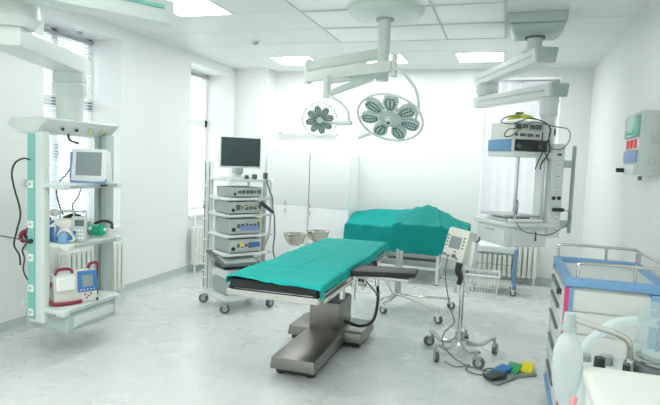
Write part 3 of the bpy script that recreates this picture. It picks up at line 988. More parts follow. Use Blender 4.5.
# shelf supports
for x, y in ((.085, .02), (.33, .40), (.38, .03), (.42, .03)):
    MB().b2((x - .010, y, 1.08), (x + .010, y + .02, 1.79), bev=.002).build('support_rod', m_alu, t)
MB().prism([(0.0, 0.03), (.03, 0), (.46, 0), (.46, .5), (.06, .5), (0, .44)], 1.735, 1.785, bev=.008).build('top_shelf', m_pend_r, t)
MB().prism([(-.06, .06), (-.03, -.02), (.03, -.05), (.46, -.05), (.46, .5), (.0, .60), (-.05, .56)], 1.06, 1.10, bev=.012).build('lower_shelf', m_pend_r, t)
bx_ = MB().b2((-.01, -.0, .86), (.43, .55, 1.06), bev=.012).build('drawer_box', m_pend_r, t)
dr = MB().b2((-.022, .02, .875), (-.01, .53, 1.03), bev=.006).build('drawer', m_pend_r, t)
MB().b2((-.032, .20, 1.0), (-.020, .34, 1.015), bev=.003).build('drawer_pull', m_pend_d, dr)
MB().b2((.05, -.012, .875), (.41, 0, 1.03), bev=.006).build('side_panel', m_pend_r, t)
MB().sph((-.045, .25, 1.08), .012, (.4, 1.6, .8)).build('badge', m_blue_d, t)
MB().tube([(.30, .0, 1.02), (.30, -.018, 1.0), (.30, -.018, .95)], .006).cyl((.30, -.018, .95), (.30, -.018, .925), .009).build('key_fob', m_dark, t)

def rw(x, y):   # pendant local -> world
    v_ = Matrix.Rotation(th, 3, 'Z') @ Vector((x, y, 0)) + Rn
    return v_.x, v_.y
def rth(name, label, cat, x, y, z):
    wx, wy = rw(x, y)
    return thing(name, label, cat, (wx, wy, z), th)
t = rth('electrosurgical_unit', 'blue-sided black-faced box on the top shelf of the right pendant', 'medical device', 0, 0, 1.787)
MB().b2((.0, .02, 0), (.38, .44, .115), bev=.006).build('casing', m_white, t)
MB().b2((-.008, .03, .004), (.002, .43, .112), bev=.002).build('blue_side', m_bluebox, t, 'blue side panel')
MB().b2((.03, .008, .004), (.38, .022, .112), bev=.002).build('face_plate', m_black, t)
m_ = MB()
for x in (.06, .30):
    m_.cyl((x, .008, .05), (x, -.008, .05), .022, seg=16)
build_each(m_, 'knob', m_dark, t)
t = rth('generator_box', 'cream electronic generator with small displays stacked on the blue-fronted box', 'medical device', 0, 0, 1.904)
MB().b2((.02, .04, 0), (.36, .43, .165), bev=.008).build('casing', m_cream, t)
MB().b2((.03, .032, .085), (.35, .042, .155), bev=.002).build('display_strip', m_grey, t)
m_ = MB()
for x, z, w_, h_ in ((.065, .12, .03, .022), (.14, .125, .03, .018), (.22, .12, .03, .02), (.29, .12, .03, .022), (.05, .04, .012, .014), (.12, .04, .03, .014), (.20, .04, .03, .014), (.28, .04, .02, .012)):
    m_.b2((x - w_, .026, z - h_), (x + w_, .034, z + h_))
m_.build('display', m_dark, t)
MB().b2((.05, .027, .085), (.11, .033, .093)).build('yellow_mark', m_ycab, t)
MB().b2((.10, .10, .165), (.34, .32, .185), bev=.004).build('top_tray', m_white, t)
x_, y_ = rw(.2, .2)
t = thing('cable_coil', 'yellow and white coiled leads lying on top of the cream generator', 'cable', (x_, y_, 2.092))
MB().tube([(-.12, -.05, .01), (-.05, -.08, .04), (.06, -.07, .03), (.12, -.02, .02), (.06, .04, .04), (-.06, .05, .03), (-.10, .0, .02), (0, -.05, .05), (.10, -.05, .03)], .012, 8).build('lead', m_ycab, t)
MB().b2((-.05, -.03, .05), (.02, .02, .085), bev=.006).build('connector', m_dark, t)
MB().tube([(-.14, -.02, .03), (-.04, .0, .06), (.08, -.02, .05), (.14, .02, .01)], .008, 8).build('white_lead', m_white, t)
cx_ = lambda x, y, z: (*rw(x, y), z)
cable('black_cable', [cx_(.08, .03, 2.12), cx_(-.10, -.02, 2.10), cx_(-.13, .02, 2.05), cx_(-.02, -.02, 2.04), cx_(.14, -.03, 2.10), cx_(.30, -.06, 2.06), cx_(.34, -.08, 1.98), cx_(.32, -.06, 1.86), cx_(.26, -.05, 1.72), cx_(.22, -.05, 1.62)], .0055, m_black, 'thick black cable looping off the cream generator at the left')
cable('grey_cable', [cx_(.05, -.02, 2.0), cx_(-.10, -.06, 1.98), cx_(-.14, -.06, 1.92), cx_(-.05, -.05, 1.93), cx_(.15, -.06, 2.06), cx_(.36, -.10, 2.03), cx_(.50, -.12, 2.01), cx_(.53, -.12, 1.92), cx_(.45, -.12, 1.82), cx_(.33, -.10, 1.82)], .005, m_dark, 'thin dark lead sweeping out to the right of the cream generator')
m_ = MB()
cable('cable_bundle', [cx_(.38, -.03, 2.02), cx_(.35, -.05, 1.90), cx_(.37, -.05, 1.82), cx_(.33, -.06, 1.74), cx_(.28, -.06, 1.68), cx_(.27, -.06, 1.62)], .007, m_black, 'black cable bundle hanging over the front of the right pendant top shelf')
cable('second_bundle_cable', [cx_(.30, -.02, 1.98), cx_(.28, -.05, 1.86), cx_(.33, -.05, 1.76), cx_(.36, -.05, 1.70)], .006, m_black, 'short black cable drooping beside the column at the top shelf')
cable('socket_cord', [cx_(.58, -.03, 1.235), cx_(.63, -.06, 1.21), cx_(.62, -.08, 1.12), cx_(.52, -.07, 1.04), cx_(.40, -.07, .99), cx_(.26, -.07, 1.0), cx_(.12, -.06, 1.03), cx_(.06, -.05, 1.10)], .005, m_dark, 'thin dark cord from the socket column to the tablet on the lower shelf')
t = rth('laptop', 'thin grey-white closed flat device lying on the lower shelf of the right pendant', 'medical device', .02, .02, 1.105)
MB().b2((.02, .10, 0), (.34, .44, .02), bev=.005).build('base', m_white, t)
MB().b2((-.01, .06, .038), (.37, .50, .058), bev=.004).build('lid', m_grey, t)
MB().b2((.08, .10, .02), (.30, .42, .038)).build('spacer', m_dark, t)
MB().b2((.00, -.03, 0), (.36, .03, .028), bev=.008).build('keyboard_bar', m_white, t)
cable('tablet_wire', [cx_(.08, .05, 1.20), cx_(.088, .03, 1.32), cx_(.10, .01, 1.28), cx_(.09, .01, 1.18)], .005, m_black, 'short black wire hanging on the front shelf rod of the right pendant')

# ---------------------------------------------------------------- endoscopy tower
u2, v2 = Vector((.57, .82, 0)), Vector((-.82, .57, 0))
ta = math.atan2(.82, .57)
t = thing('equipment_tower', 'white wheeled endoscopy tower with flat screen and stacked devices', 'equipment cart', (-2.68, 5.0, 0), ta)
m_tw = mat('tower_white', (.74, .78, .77), .35)
MB().b2((-.02, -.02, .125), (.56, .52, .165), bev=.012).b2((.0, -.0, .165), (.54, .48, .18), bev=.004).build('base_tray', m_tw, t)
for x, y, a in ((-.0, .0, -.6), (.54, .0, .3), (.0, .52, 2.4), (.54, .50, 1.2)):
    caster(t, x, y, .052, a, .13)
for x, y, zt in ((.02, .43, 1.57), (.02, .535, 1.57)):
    MB().b2((x - .02, y - .018, .165), (x + .02, y + .018, zt), bev=.003).build('post', m_tw, t)
    MB().b2((x - .024, y - .006, .18), (x - .018, y + .006, zt - .01)).build('post_groove', m_dark, t)
for x, y in ((.46, .40), (.46, .05)):
    MB().b2((x - .012, y - .012, .165), (x + .012, y + .012, 1.40), bev=.002).build('rear_post', m_alu, t)
SH = (1.40, 1.205, 1.03, .815, .62)
for z in SH:
    s1 = MB().prism([(-.01, .03), (.02, 0), (.49, 0), (.50, .02), (.50, .42), (-.01, .42)], z - .028, z, bev=.006).build('shelf', m_tw, t)
    MB().tube([(.50, .02, z - .01), (.53, -.0, z - .01), (.53, .30, z - .01)], .008, 6).build('shelf_rail', m_alu, s1)
MB().tube([(.51, .12, .64), (.54, .06, .8), (.54, .04, 1.1), (.54, .06, 1.38)], .010, 8).build('side_tube', m_alu, t)
m_ = MB()
for i, z in enumerate((.30, .38, .45, .55, .72, .95, 1.15, 1.3)):
    m_.tube([(-.02, .40, z), (-.06, .43, z + .01), (-.05, .50, z - .02), (.0, .50, z)], .006, 6)
build_each(m_, 'cable_hook', m_white, t)
def tdev(name, label, x0, x1, y0, y1, z, h, face, seed, extras=None):
    wv = Vector((-2.68, 5.0, 0))
    d = thing(name, label, 'medical device', (wv.x, wv.y, z), ta)
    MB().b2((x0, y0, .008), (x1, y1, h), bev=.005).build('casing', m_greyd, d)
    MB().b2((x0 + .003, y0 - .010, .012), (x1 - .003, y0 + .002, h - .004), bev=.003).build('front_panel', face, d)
    f = MB()
    for xx in (x0 + .03, x1 - .03):
        for yy in (y0 + .03, y1 - .03):
            f.cyl((xx, yy, 0), (xx, yy, .009), .012, seg=10)
    build_each(f, 'foot', m_black, d)
    rnd = random.Random(seed)
    k = MB().cyl((x0 + .04, y0 - .008, h * .35), (x0 + .04, y0 - .024, h * .35), h * .13, seg=14)
    k.build('knob', m_black, d)
    m1 = MB()
    n_ = 6
    for i in range(n_):
        xx = x0 + .10 + (x1 - x0 - .14) * i / (n_ - 1)
        hh = h * rnd.uniform(.10, .22); ww = rnd.uniform(.012, .026)
        m1.b2((xx - ww, y0 - .013, h * .55 - hh), (xx + ww, y0 - .009, h * .55 + hh))
    m1.build('control', m_dark, d)
    return d
tdev('light_source', 'grey slim light source on the tower, top device under the monitor', .05, .42, .03, .36, 1.208, .105, m_grey, 1)
tdev('camera_controller', 'grey device with yellow cable on the second equipment shelf of the tower', .03, .42, .02, .38, 1.033, .13, m_grey, 2)
d3 = tdev('insufflator', 'grey device with rows of blue-lit controls on the third equipment shelf of the tower', .04, .42, .02, .36, .818, .165, m_grey, 3)
MB().b2((.16, .004, .04), (.38, .012, .09)).build('blue_control_row', m_lil, d3)
d4 = tdev('pump_unit', 'grey device with coloured buttons on the fourth equipment shelf of the tower', .04, .42, .02, .36, .623, .145, m_grey, 4)
MB().b2((.16, .004, .07), (.20, .012, .11)).build('yellow_button', m_ycab, d4)
MB().b2((.30, .004, .06), (.38, .012, .11)).build('blue_display', m_blue_d, d4)
tdev('printer_box', 'light grey box on the base of the tower', .02, .42, .03, .36, .183, .16, m_grey, 5)
d5 = thing('storage_box', 'white box on the lowest rack level of the tower, above the grey box', 'box', (-2.68, 5.0, .345), ta)
MB().b2((.04, .03, .0), (.42, .34, .10), bev=.005).build('body', m_white, d5)
MB().b2((.10, .022, .02), (.30, .032, .06)).build('slot', m_greyd, d5)
d6 = thing('keyboard', 'dark slanted keyboard tray pulled out on the left of the tower', 'keyboard', (-2.68, 5.0, 0), ta)
MB().hexa([(-.06, -.06, .50), (.36, -.10, .50), (.36, .34, .60), (-.06, .36, .60), (-.06, -.06, .525), (.36, -.10, .525), (.36, .34, .625), (-.06, .36, .625)], bev=.006).build('tray', m_dark, d6)
MB().hexa([(-.03, -.04, .528), (.33, -.07, .528), (.33, .14, .577), (-.03, .15, .577), (-.03, -.04, .54), (.33, -.07, .54), (.33, .14, .589), (-.03, .15, .589)], bev=.003).build('keys', m_greyd, d6)
MB().b2((.02, .08, .445), (.3, .3, .50)).build('tray_support', m_black, d6)
# monitor
t2 = thing('flat_monitor', 'large dark flat-screen monitor on top of the endoscopy tower', 'monitor', (-2.705, 4.98, 1.402), ta)
MB().b2((-.02, .09, .11), (.465, .13, .44), bev=.008).build('casing', m_white, t2)
MB().b2((-.005, .082, .13), (.45, .092, .427), bev=.001).build('screen', m_screen, t2)
MB().b2((.18, .13, .05), (.28, .20, .30), bev=.006).build('stand_neck', m_grey, t2)
MB().b2((.08, .04, .0), (.38, .26, .018), bev=.005).b2((.19, .15, .01), (.27, .19, .14)).build('stand_base', m_white, t2)
wx = lambda x, y, z: tuple(Vector((-2.68, 5.0, z)) + u2.normalized() * x + v2.normalized() * y)
m_ = thing('endoscope_camera', 'small camera heads and plugs lying under the flat screen on the tower top shelf', 'medical device', (-2.68, 5.0, 1.402), ta)
build_each(MB().b2((.20, -.0, 0), (.24, .03, .04), bev=.005).b2((.29, .0, 0), (.34, .03, .05), bev=.005).b2((.43, .0, 0), (.47, .04, .07), bev=.008), 'camera_body', m_dark, m_)
cable('yellow_cable', [wx(.17, -.02, 1.10), wx(.24, -.05, 1.13), wx(.33, -.05, 1.10), wx(.36, -.05, 1.0), wx(.37, -.04, .86)], .006, mat('dull_yellow_cable', (.55, .56, .25), .5), 'yellow-green cable across the second device of the tower')
cable('endoscope_cable', [wx(.44, -.02, 1.40), wx(.47, -.04, 1.28), wx(.51, -.04, 1.20), wx(.52, -.04, 1.08), wx(.54, -.04, 1.0), wx(.55, -.04, .80), wx(.54, -.04, .62), wx(.62, -.02, .45)], .008, m_dark, 'dark endoscope cable hanging down the right edge of the tower')
t2 = thing('endoscope_grip', 'black endoscope grip hanging diagonally at the right side of the tower', 'medical device', wx(.43, -.05, 1.12))
MB().cyl((-.06, -.02, .04), (.07, .03, -.07), .024, .015, seg=14).build('grip', m_black, t2)
MB().cyl((-.07, -.02, .04), (-.10, -.03, .06), .013, seg=12).build('tip', m_greyd, t2)
cable('looping_cable', [wx(-.05, .50, 1.45), wx(-.10, .58, 1.30), wx(-.12, .62, 1.15), wx(-.08, .60, .95), wx(-.12, .55, .7), wx(-.06, .5, .5)], .005, m_white, 'white cord looping down the left side of the tower')

# ---------------------------------------------------------------- operating table
T0 = Vector((-1.30, 4.15, 0))
t = thing('operating_table', 'stainless operating table with black padding and a stepped steel base', 'operating table', T0)
KT = 1.045
def tp(x, y, z):
    return (x * KT - T0.x, y * KT - T0.y, z - .034)
def tq(x, y, z):
    return (x - T0.x, y - T0.y, z)
def TB(m_, lo, hi, bev=0, seg=2):
    return m_.b2(tp(*lo), tp(*hi), bev, seg)
# base: long foot with a wider rear wing
def wedge(m_, x0, x1, y0, y1, z0, z1, ins):
    q = [tq(x0, y0, z0), tq(x1, y0, z0), tq(x1, y1, z0), tq(x0, y1, z0), tq(x0 + ins, y0 + ins, z1), tq(x1 - ins, y0 + ins, z1), tq(x1 - ins, y1 - ins, z1), tq(x0 + ins, y1 - ins, z1)]
    return m_.hexa(q, bev=.012)
m_ = MB(); wedge(m_, -1.60, -1.24, 3.70, 4.7, .055, .145, .010); m_.build('base_foot', m_steel_b, t)
m_ = MB(); wedge(m_, -1.78, -1.09, 4.50, 4.98, .055, .142, .010); m_.build('base_wing', m_steel_b, t)
MB().b2(tq(-1.57, 3.76, .015), tq(-1.27, 4.6, .058)).b2(tq(-1.75, 4.54, .015), tq(-1.12, 4.94, .058)).build('base_plinth', m_black, t)
for x, y in ((-1.54, 3.80), (-1.30, 3.80), (-1.70, 4.88), (-1.16, 4.88)):
    MB().cyl(tq(x, y, 0), tq(x, y, .018), .035, seg=18).build('foot_pad', m_black, t)
MB().b2(tq(-1.575, 4.50, .12), tq(-1.30, 4.90, .385), bev=.010).build('column_lower', m_steel_b, t)
MB().b2(tq(-1.56, 4.52, .385), tq(-1.31, 4.88, .66), bev=.004).build('column_upper', m_dark, t)
MB().b2(tq(-1.60, 4.10, .665), tq(-1.18, 4.92, .72), bev=.01).b2(tq(-1.5, 4.2, .62), tq(-1.25, 4.85, .69)).build('saddle', m_alu_d, t)
# frame rails and pads
m_ = MB()
for x in (-1.585, -1.015):
    TB(m_, (x - .012, 3.02, .768), (x + .012, 5.0, .81), .004)
TB(m_, (-1.60, 3.0, .77), (-1.00, 3.035, .812), .005); TB(m_, (-1.58, 3.7, .76), (-1.02, 3.75, .80)); TB(m_, (-1.58, 4.7, .76), (-1.02, 4.75, .80))
m_.build('frame', m_steel, t)
m_ = MB()
for x in (-1.615, -.985):
    for a, b in ((3.08, 3.65), (3.78, 4.35), (4.45, 4.95)):
        TB(m_, (x - .005, a, .765), (x + .005, b, .795), .002)
        for yy in (a + .05, b - .05):
            m_.cyl(tp(x, yy, .78), tp(x + (.025 if x < -1.3 else -.025), yy, .78), .008, seg=8)
build_each(m_, 'accessory_rail', m_chrome, t)
for a, b in ((3.02, 3.68), (3.69, 4.40), (4.41, 5.02)):
    m_ = MB(); TB(m_, (-1.59, a, .815), (-1.01, b, .878), .018, 3); m_.build('pad', m_pad, t)
# under-table mechanism, clamps and levers
m_ = MB()
m_.cyl(tp(-1.03, 3.62, .80), tp(-1.03, 3.62, .66), .02, seg=14).cyl(tp(-.99, 3.78, .80), tp(-.99, 3.78, .62), .016, seg=14)
TB(m_, (-1.08, 3.80, .66), (-1.0, 3.9, .79), .006); TB(m_, (-1.06, 4.1, .62), (-1.0, 4.24, .78), .006)
m_.cyl(tp(-1.0, 3.95, .72), tp(-.95, 3.95, .72), .03, seg=14)
build_each(m_, 'rail_clamp', m_chrome, t)
MB().tube([tp(-1.0, 4.05, .74), tp(-.93, 4.03, .68), tp(-.86, 4.0, .62)], .007, 6).sph(tp(-.86, 4.0, .62), .016).build('lever', m_dark, t)
MB().tube([tp(-.99, 4.45, .80), tp(-.97, 4.46, .64), tp(-.955, 4.46, .45), tp(-.98, 4.42, .28), tp(-1.08, 4.40, .22), tp(-1.23, 4.42, .24)], .014, 8).build('hydraulic_hose', m_black, t)
MB().cyl(tp(-.972, 4.46, .66), tp(-.966, 4.46, .58), .018, seg=12).build('hose_sleeve', m_chrome, t)
# arm board
MB().cyl(tp(-.99, 3.86, .78), tp(-.80, 3.88, .80), .016).b2(tp(-.97, 3.80, .79), tp(-.60, 3.95, .81), bev=.004).build('arm_board_bracket', m_steel, t)
m_ = MB()
m_.hexa([tp(-1.06, 3.66, .815), tp(-.545, 3.74, .835), tp(-.555, 3.93, .835), tp(-1.02, 3.92, .815), tp(-1.06, 3.66, .86), tp(-.545, 3.74, .875), tp(-.555, 3.93, .875), tp(-1.02, 3.92, .86)], bev=.012)
m_.build('arm_board', m_pad, t)

# green sheet over the table
def sheet(name, label, fn, nu, nv, m, thick=.004, cat='surgical drape', sub=1, base=(0, 0, 0)):
    """fn(u,v) -> world point, u and v in 0..1"""
    bm = bmesh.new()
    vs = [[bm.verts.new(Vector(fn(i / nu, j / nv)) - Vector(base)) for j in range(nv + 1)] for i in range(nu + 1)]
    for i in range(nu):
        for j in range(nv):
            bm.faces.new((vs[i][j], vs[i + 1][j], vs[i + 1][j + 1], vs[i][j + 1]))
    bmesh.ops.recalc_face_normals(bm, faces=bm.faces)
    me = bpy.data.meshes.new(name)
    bm.to_mesh(me); bm.free()
    me.materials.append(m)
    for p in me.polygons:
        p.use_smooth = True
    o = bpy.data.objects.new(name, me)
    COL.objects.link(o)
    o.location = base
    so = o.modifiers.new('thickness', 'SOLIDIFY'); so.thickness = thick; so.offset = 1
    if sub:
        o.modifiers.new('smooth', 'SUBSURF').levels = sub
        o.modifiers['smooth'].render_levels = sub
    return tag(o, label, cat)
def nz3(x, y, z=0.):
    return noise.noise(Vector((x, y, z)))
def optable_fn(u, v):
    # u across (left hem -> right hem), v along (near -> far)
    x0, x1 = -1.605, -1.0
    hangL = .05
    hangR = .055 + .045 * (nz3(v * 3.1, 4.2) + .3) + (.03 if v < .05 else 0)
    if .22 < v < .45:
        hangR += .0
    tot = hangL + (x1 - x0) + hangR
    s = u * tot
    y = 2.86 + v * 2.20
    yn = 3.012 - .03 * u        # near hem runs slightly oblique
    y = yn + v * (5.05 - yn)
    z = .888
    if s < hangL:
        x = x0 - .004; z -= (hangL - s)
    elif s > hangL + x1 - x0:
        e = s - hangL - (x1 - x0)
        x = x1 + .008 + .015 * nz3(v * 6, 1.7); z -= e
    else:
        x = x0 + s - hangL
        edge = min((x - x0), (x1 - x)) / .05
        if edge < 1:
            z -= .008 * (1 - edge) ** 2
    z += .010 * nz3(x * 5 + y * 1.3, y * 2.2, .3) + .006 * nz3(x * 11, y * 7, 2) + .005 * abs(nz3(x * 6 - y * 5, x * 2 + y * 2, 9)) + .002 * abs(nz3(x * 3 + y * 9, y * 2.1, 5))
    for yf in (3.45, 4.02, 4.62):       # creases left from folding
        z += .008 * math.exp(-((y - yf - .05 * (x + 1.3) - .01 * math.sin(x * 14)) / .011) ** 2)
    z += .007 * math.exp(-((x + 1.30 + .02 * math.sin(y * 2)) / .012) ** 2)
    z += .012 * nz3(x * 2.2, y * 1.6, 7) + .005 * math.sin(y * 9 + x * 6) * nz3(x * 2, y * 1.5, 11)
    if y < 3.02 and z > .86:
        z -= (3.02 - y) * .4
    if v > .96:
        z -= (v - .96) * .9
    return (x * KT, y * KT, z - .034)
dr = sheet('surgical_sheet', 'long turquoise sheet spread over the operating table', optable_fn, 60, 200, m_cloth)
# flap hanging from the near left corner
def flap_fn(u, v):
    return ((-1.612 + .012 * math.sin(v * 5) - .03 * v * u) * KT, (3.05 + .20 * u * (1 - .5 * v)) * KT, .854 - .13 * v + .01 * math.sin(u * 7))
o = sheet('corner_flap', '', flap_fn, 6, 10, m_cloth)
for k_ in ('label', 'category'):
    del o[k_]
o.parent = dr
o.matrix_parent_inverse = Matrix()

# ---------------------------------------------------------------- back instrument table with drape
B0 = Vector((-1.45, 7.66, 0))
t = thing('instrument_table', 'long white-legged instrument table against the back wall', 'table', B0)
m_ = MB()
m_.b2((-.64, -.28, .74), (.66, .27, .76), bev=.004)
m_.build('tabletop', m_steel, t)
for x, y in ((-.62, -.26), (.66, -.27), (-.62, .26), (.66, .26)):
    MB().b2((x - .018, y - .018, 0.012), (x + .018, y + .018, .745), bev=.003).build('leg', m_white, t)
    MB().cyl((x, y, 0), (x, y, .014), .02, seg=12).build('foot', m_black, t)
MB().b2((-.62, -.28, .20), (.66, -.25, .235), bev=.003).b2((-.62, .25, .20), (.66, .275, .235), bev=.003).b2((-.63, -.26, .2), (-.61, .26, .235)).b2((.65, -.26, .2), (.67, .26, .235)).build('stretcher', m_white, t)
MB().b2((-.1, .10, .25), (.62, .20, .275), bev=.004).build('foot_rest', m_dark, t)
def hump(x, y, lst):
    return sum(h * math.exp(-((x - cx) / wx_) ** 2 - ((y - cy) / wy_) ** 2) for cx, cy, wx_, wy_, h in lst)
def drape_fn(x0, x1, y0, y1, ztop, hx0, hx1, hy0, hy1, lst, seed, hv=None):
    def f(u, v):
        tx = hx0 + (x1 - x0) + hx1
        ty = hy0 + (y1 - y0) + hy1
        sx, sy = u * tx - hx0, v * ty - hy0
        cx, cy = min(max(sx, 0), x1 - x0), min(max(sy, 0), y1 - y0)
        ex, ey = sx - cx, sy - cy
        x, y = x0 + cx, y0 + cy
        e = max(abs(ex), abs(ey))
        z = ztop + (lst(x, y) if callable(lst) else hump(x, y, lst))
        if e > 0:
            z = z - e
            w_ = .035 * min(1, e / .15)
            x += (1 if ex > 0 else -1 if ex < 0 else 0) * (.012 + w_ * .4 * (1 + nz3(y * 7, seed, 1))) * (1 if ex else 0)
            y += (1 if ey > 0 else -1 if ey < 0 else 0) * (.012 + w_ * .4 * (1 + nz3(x * 7, seed, 2))) * (1 if ey else 0)
            y += .02 * min(1, e / .1) * nz3(x * 5, z * 2, seed)
            x += .015 * min(1, e / .1) * nz3(y * 5, z * 2, seed + 3)
        z += .016 * nz3(x * 4, y * 5, seed) + .010 * nz3(x * 10, y * 9, seed + 2) + .006 * abs(nz3(x * 17 + y * 5, y * 3, seed + 5))
        return (x, y, z)
    return f
def sm(a, b, v):
    v = min(1, max(0, (v - a) / (b - a)))
    return v * v * (3 - 2 * v)
def lst(x, y):
    back = sm(7.36, 7.86, y)
    ridge = .11 + .08 * sm(-2.05, -1.6, x) + .015 * math.sin(x * 9)
    return back * ridge - .05 * sm(-1.0, -.75, x) * back
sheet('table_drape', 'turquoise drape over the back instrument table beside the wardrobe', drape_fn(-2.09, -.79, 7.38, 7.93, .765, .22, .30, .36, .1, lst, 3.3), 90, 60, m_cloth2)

# Mayo stand in front
t = thing('mayo_stand', 'wheeled stainless Mayo stand with a tubular base holding the right drape', 'instrument stand', (-1.06, 6.12, 0))
MB().b2((-.06, -.02, .12), (-.025, .02, .88), bev=.003).b2((-.02, -.015, .12), (.015, .015, .9), bev=.003).build('pole', m_alu, t)
MB().b2((-.08, -.05, .88), (.70, .42, .90), bev=.008).build('tray', m_steel, t)
MB().tube([(-.03, 0, .13), (-.06, -.28, .125), (-.10, -.42, .12)], .013, 8).tube([(-.03, 0, .13), (-.14, -.16, .12), (-.16, -.30, .12)], .010, 8).build('rear_foot', m_steel, t)
MB().tube([(-.10, -.18, .125), (-.03, -.05, .14), (.25, -.25, .135), (.50, -.50, .125)], .014, 8).build('long_foot', m_steel, t)
MB().tube([(.0, .0, .14), (.3, .02, .135), (.56, .12, .125)], .013, 8).build('side_foot', m_steel, t)
MB().tube([(-.06, -.10, .15), (-.16, .0, .30), (-.26, .04, .40), (-.30, .0, .42), (-.22, -.04, .36), (-.06, -.12, .16)], .006, 8).build('lift_lever', m_steel, t)
for x, y, a in ((-.10, -.40, 2.6), (.50, -.52, -.5), (.57, .12, .2)):
    caster(t, x, y, .045, a, .12, m_white, m_white)
def lst(x, y):
    back = sm(6.02, 6.45, y)
    peak = max(0, 1 - abs(x + .84) / .55) ** 1.15
    fold = .020 * math.exp(-((x + .72 - .25 * (6.4 - y)) / .018) ** 2) + .016 * math.exp(-((x + .55 - .5 * (6.4 - y)) / .02) ** 2) + .014 * math.exp(-((x + 1.0 + .3 * (6.4 - y)) / .02) ** 2)
    return back * (.04 + .15 * peak) + fold - .035 * sm(-.7, -.4, x)
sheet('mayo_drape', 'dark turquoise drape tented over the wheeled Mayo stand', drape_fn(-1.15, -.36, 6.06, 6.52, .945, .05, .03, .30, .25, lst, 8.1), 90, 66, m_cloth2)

# basin stand
t = thing('basin_stand', 'tubular steel stand with two ring holders behind the operating table', 'stand', (-2.15, 6.05, 0))
m_ = MB()
m_.cyl((0, 0, .10), (0, 0, .64), .014, seg=12)
m_.tube([(0, 0, .62), (-.12, -.05, .66), (-.14, -.05, .70)], .008, 6).tube([(0, 0, .62), (.10, .08, .68), (.12, .1, .74)], .008, 6)
m_.build('pole', m_steel, t)
MB().ring((-.16, -.06, .72), .125, .006).build('ring_holder', m_steel, t)
MB().ring((.06, .12, .75), .125, .006).build('ring_holder', m_steel, t)
for a in (0.3, 2.4, 4.5):
    MB().tube([(0, 0, .12), (.14 * math.cos(a), .14 * math.sin(a), .11), (.26 * math.cos(a), .26 * math.sin(a), .10)], .012, 8).build('foot', m_steel, t)
    caster(t, .26 * math.cos(a), .26 * math.sin(a), .035, a, .10)
bowl = [(.0, -.12), (.06, -.118), (.11, -.07), (.14, .012), (.15, .016), (.148, .02), (.136, .016), (.105, -.065), (.055, -.11), (0, -.112)]
for (x, y, z), lb in (((-2.31, 5.99, .735), 'left shiny steel basin on the basin stand'), ((-2.09, 6.17, .765), 'right, rear shiny steel basin on the basin stand')):
    b_ = MB().lathe(bowl, (0, 0, 0), 36).build('steel_basin', mat('basin_steel', (.52, .50, .44), .18, 1.0))
    b_.location = (x, y, z)
    tag(b_, lb, 'bowl', 'steel basins')

# ---------------------------------------------------------------- white tray trolley by the back window
t = thing('dressing_trolley', 'small trolley with white rounded top and blue corner posts near the back window', 'trolley', (-.06, 7.32, 0))
MB().b2((-.26, -.10, .535), (.25, .30, .635), bev=.035, seg=4).build('top', m_white, t)
MB().b2((-.25, -.09, .515), (.24, .29, .535)).build('top_frame', m_alu_d, t)
MB().b2((-.24, -.08, .11), (.24, .28, .125), bev=.004).build('lower_shelf', m_cream, t)
for x in (-.25, .25):
    for y in (-.08, .28):
        MB().cyl((x, y, .10), (x, y, .60), .016, seg=12).build('post', m_blue if x > 0 else m_alu, t)
        caster(t, x, y, .04, -.4, .10, m_white, m_white)
for z in (.56, .40, .20):
    MB().cyl((.25, -.08, z - .035), (.25, -.08, z + .035), .028, seg=12).build('post_collar', m_blue, t)
MB().tube([(-.24, -.09, .39), (.24, -.09, .39)], .005, 6, smooth=False).build('front_bar', m_alu_d, t)
MB().b2((-.24, -.085, .13), (.24, -.075, .17)).build('shelf_edge', m_cream, t)

# ---------------------------------------------------------------- pole-mounted monitor stand
I0 = Vector((-.29, 4.78, 0))
t = thing('monitor_stand', 'chrome pole stand on a five-caster base with a wire basket', 'stand', I0)
MB().cyl((0, 0, .12), (0, 0, .96), .021, seg=20).build('pole', m_chrome, t)
MB().cyl((0, 0, .08), (0, 0, .20), .045, .038, seg=24).lathe([(0, .12), (.055, .115), (.07, .09), (0, .085)]).build('base_hub', m_alu, t)
legs = [(-.27, .10), (-.16, -.28), (.18, -.30), (.30, .12), (.02, .32)]
for x, y in legs:
    v_ = Vector((x, y, 0)); d = v_.normalized(); n = Vector((-d.y, d.x, 0))
    m_ = MB()
    pts = []
    for s, z in ((.05, .115), (.12, .085), (.20, .085), (.27, .125), (.32, .135)):
        pts.append(d * (s / .32) * v_.length + Vector((0, 0, z)))
    m_.tube(pts, lambda q_: .022 - .008 * q_, 8)
    m_.build('base_leg', m_alu, t)
    caster(t, x, y, .048, math.atan2(y, x) + .9, .125)
# wire basket
bk = MB()
bx0, bx1, by0, by1, zb_, zt_ = .02, .30, .0, .22, .50, .70
def bpt(fx, fy, fz):
    k = .82 + .18 * fz
    cx, cy = .16, .13
    return Vector((cx + (fx - .5) * .28 * k, cy + (fy - .5) * .26 * k, zb_ + fz * (zt_ - zb_)))
for fz in (0, .25, .5, .75):
    bk.tube([bpt(0, 0, fz), bpt(1, 0, fz), bpt(1, 1, fz), bpt(0, 1, fz), bpt(0, 0, fz)], .0028, 5, smooth=False)
for i in range(11):
    f = i / 10
    bk.tube([bpt(f, 0, 1), bpt(f, 0, 0), bpt(f, 1, 0), bpt(f, 1, 1)], .0024, 5, smooth=False)
    bk.tube([bpt(0, f, 1), bpt(0, f, 0), bpt(1, f, 0), bpt(1, f, 1)], .0024, 5, smooth=False)
bo = bk.build('wire_basket', m_white, t)
rm = MB()
rm.tube([bpt(0, 0, 1), bpt(1, 0, 1), bpt(1, 1, 1), bpt(0, 1, 1), bpt(0, 0, 1)], .011, 8, smooth=False)
rm.build('basket_rim', m_white, bo)
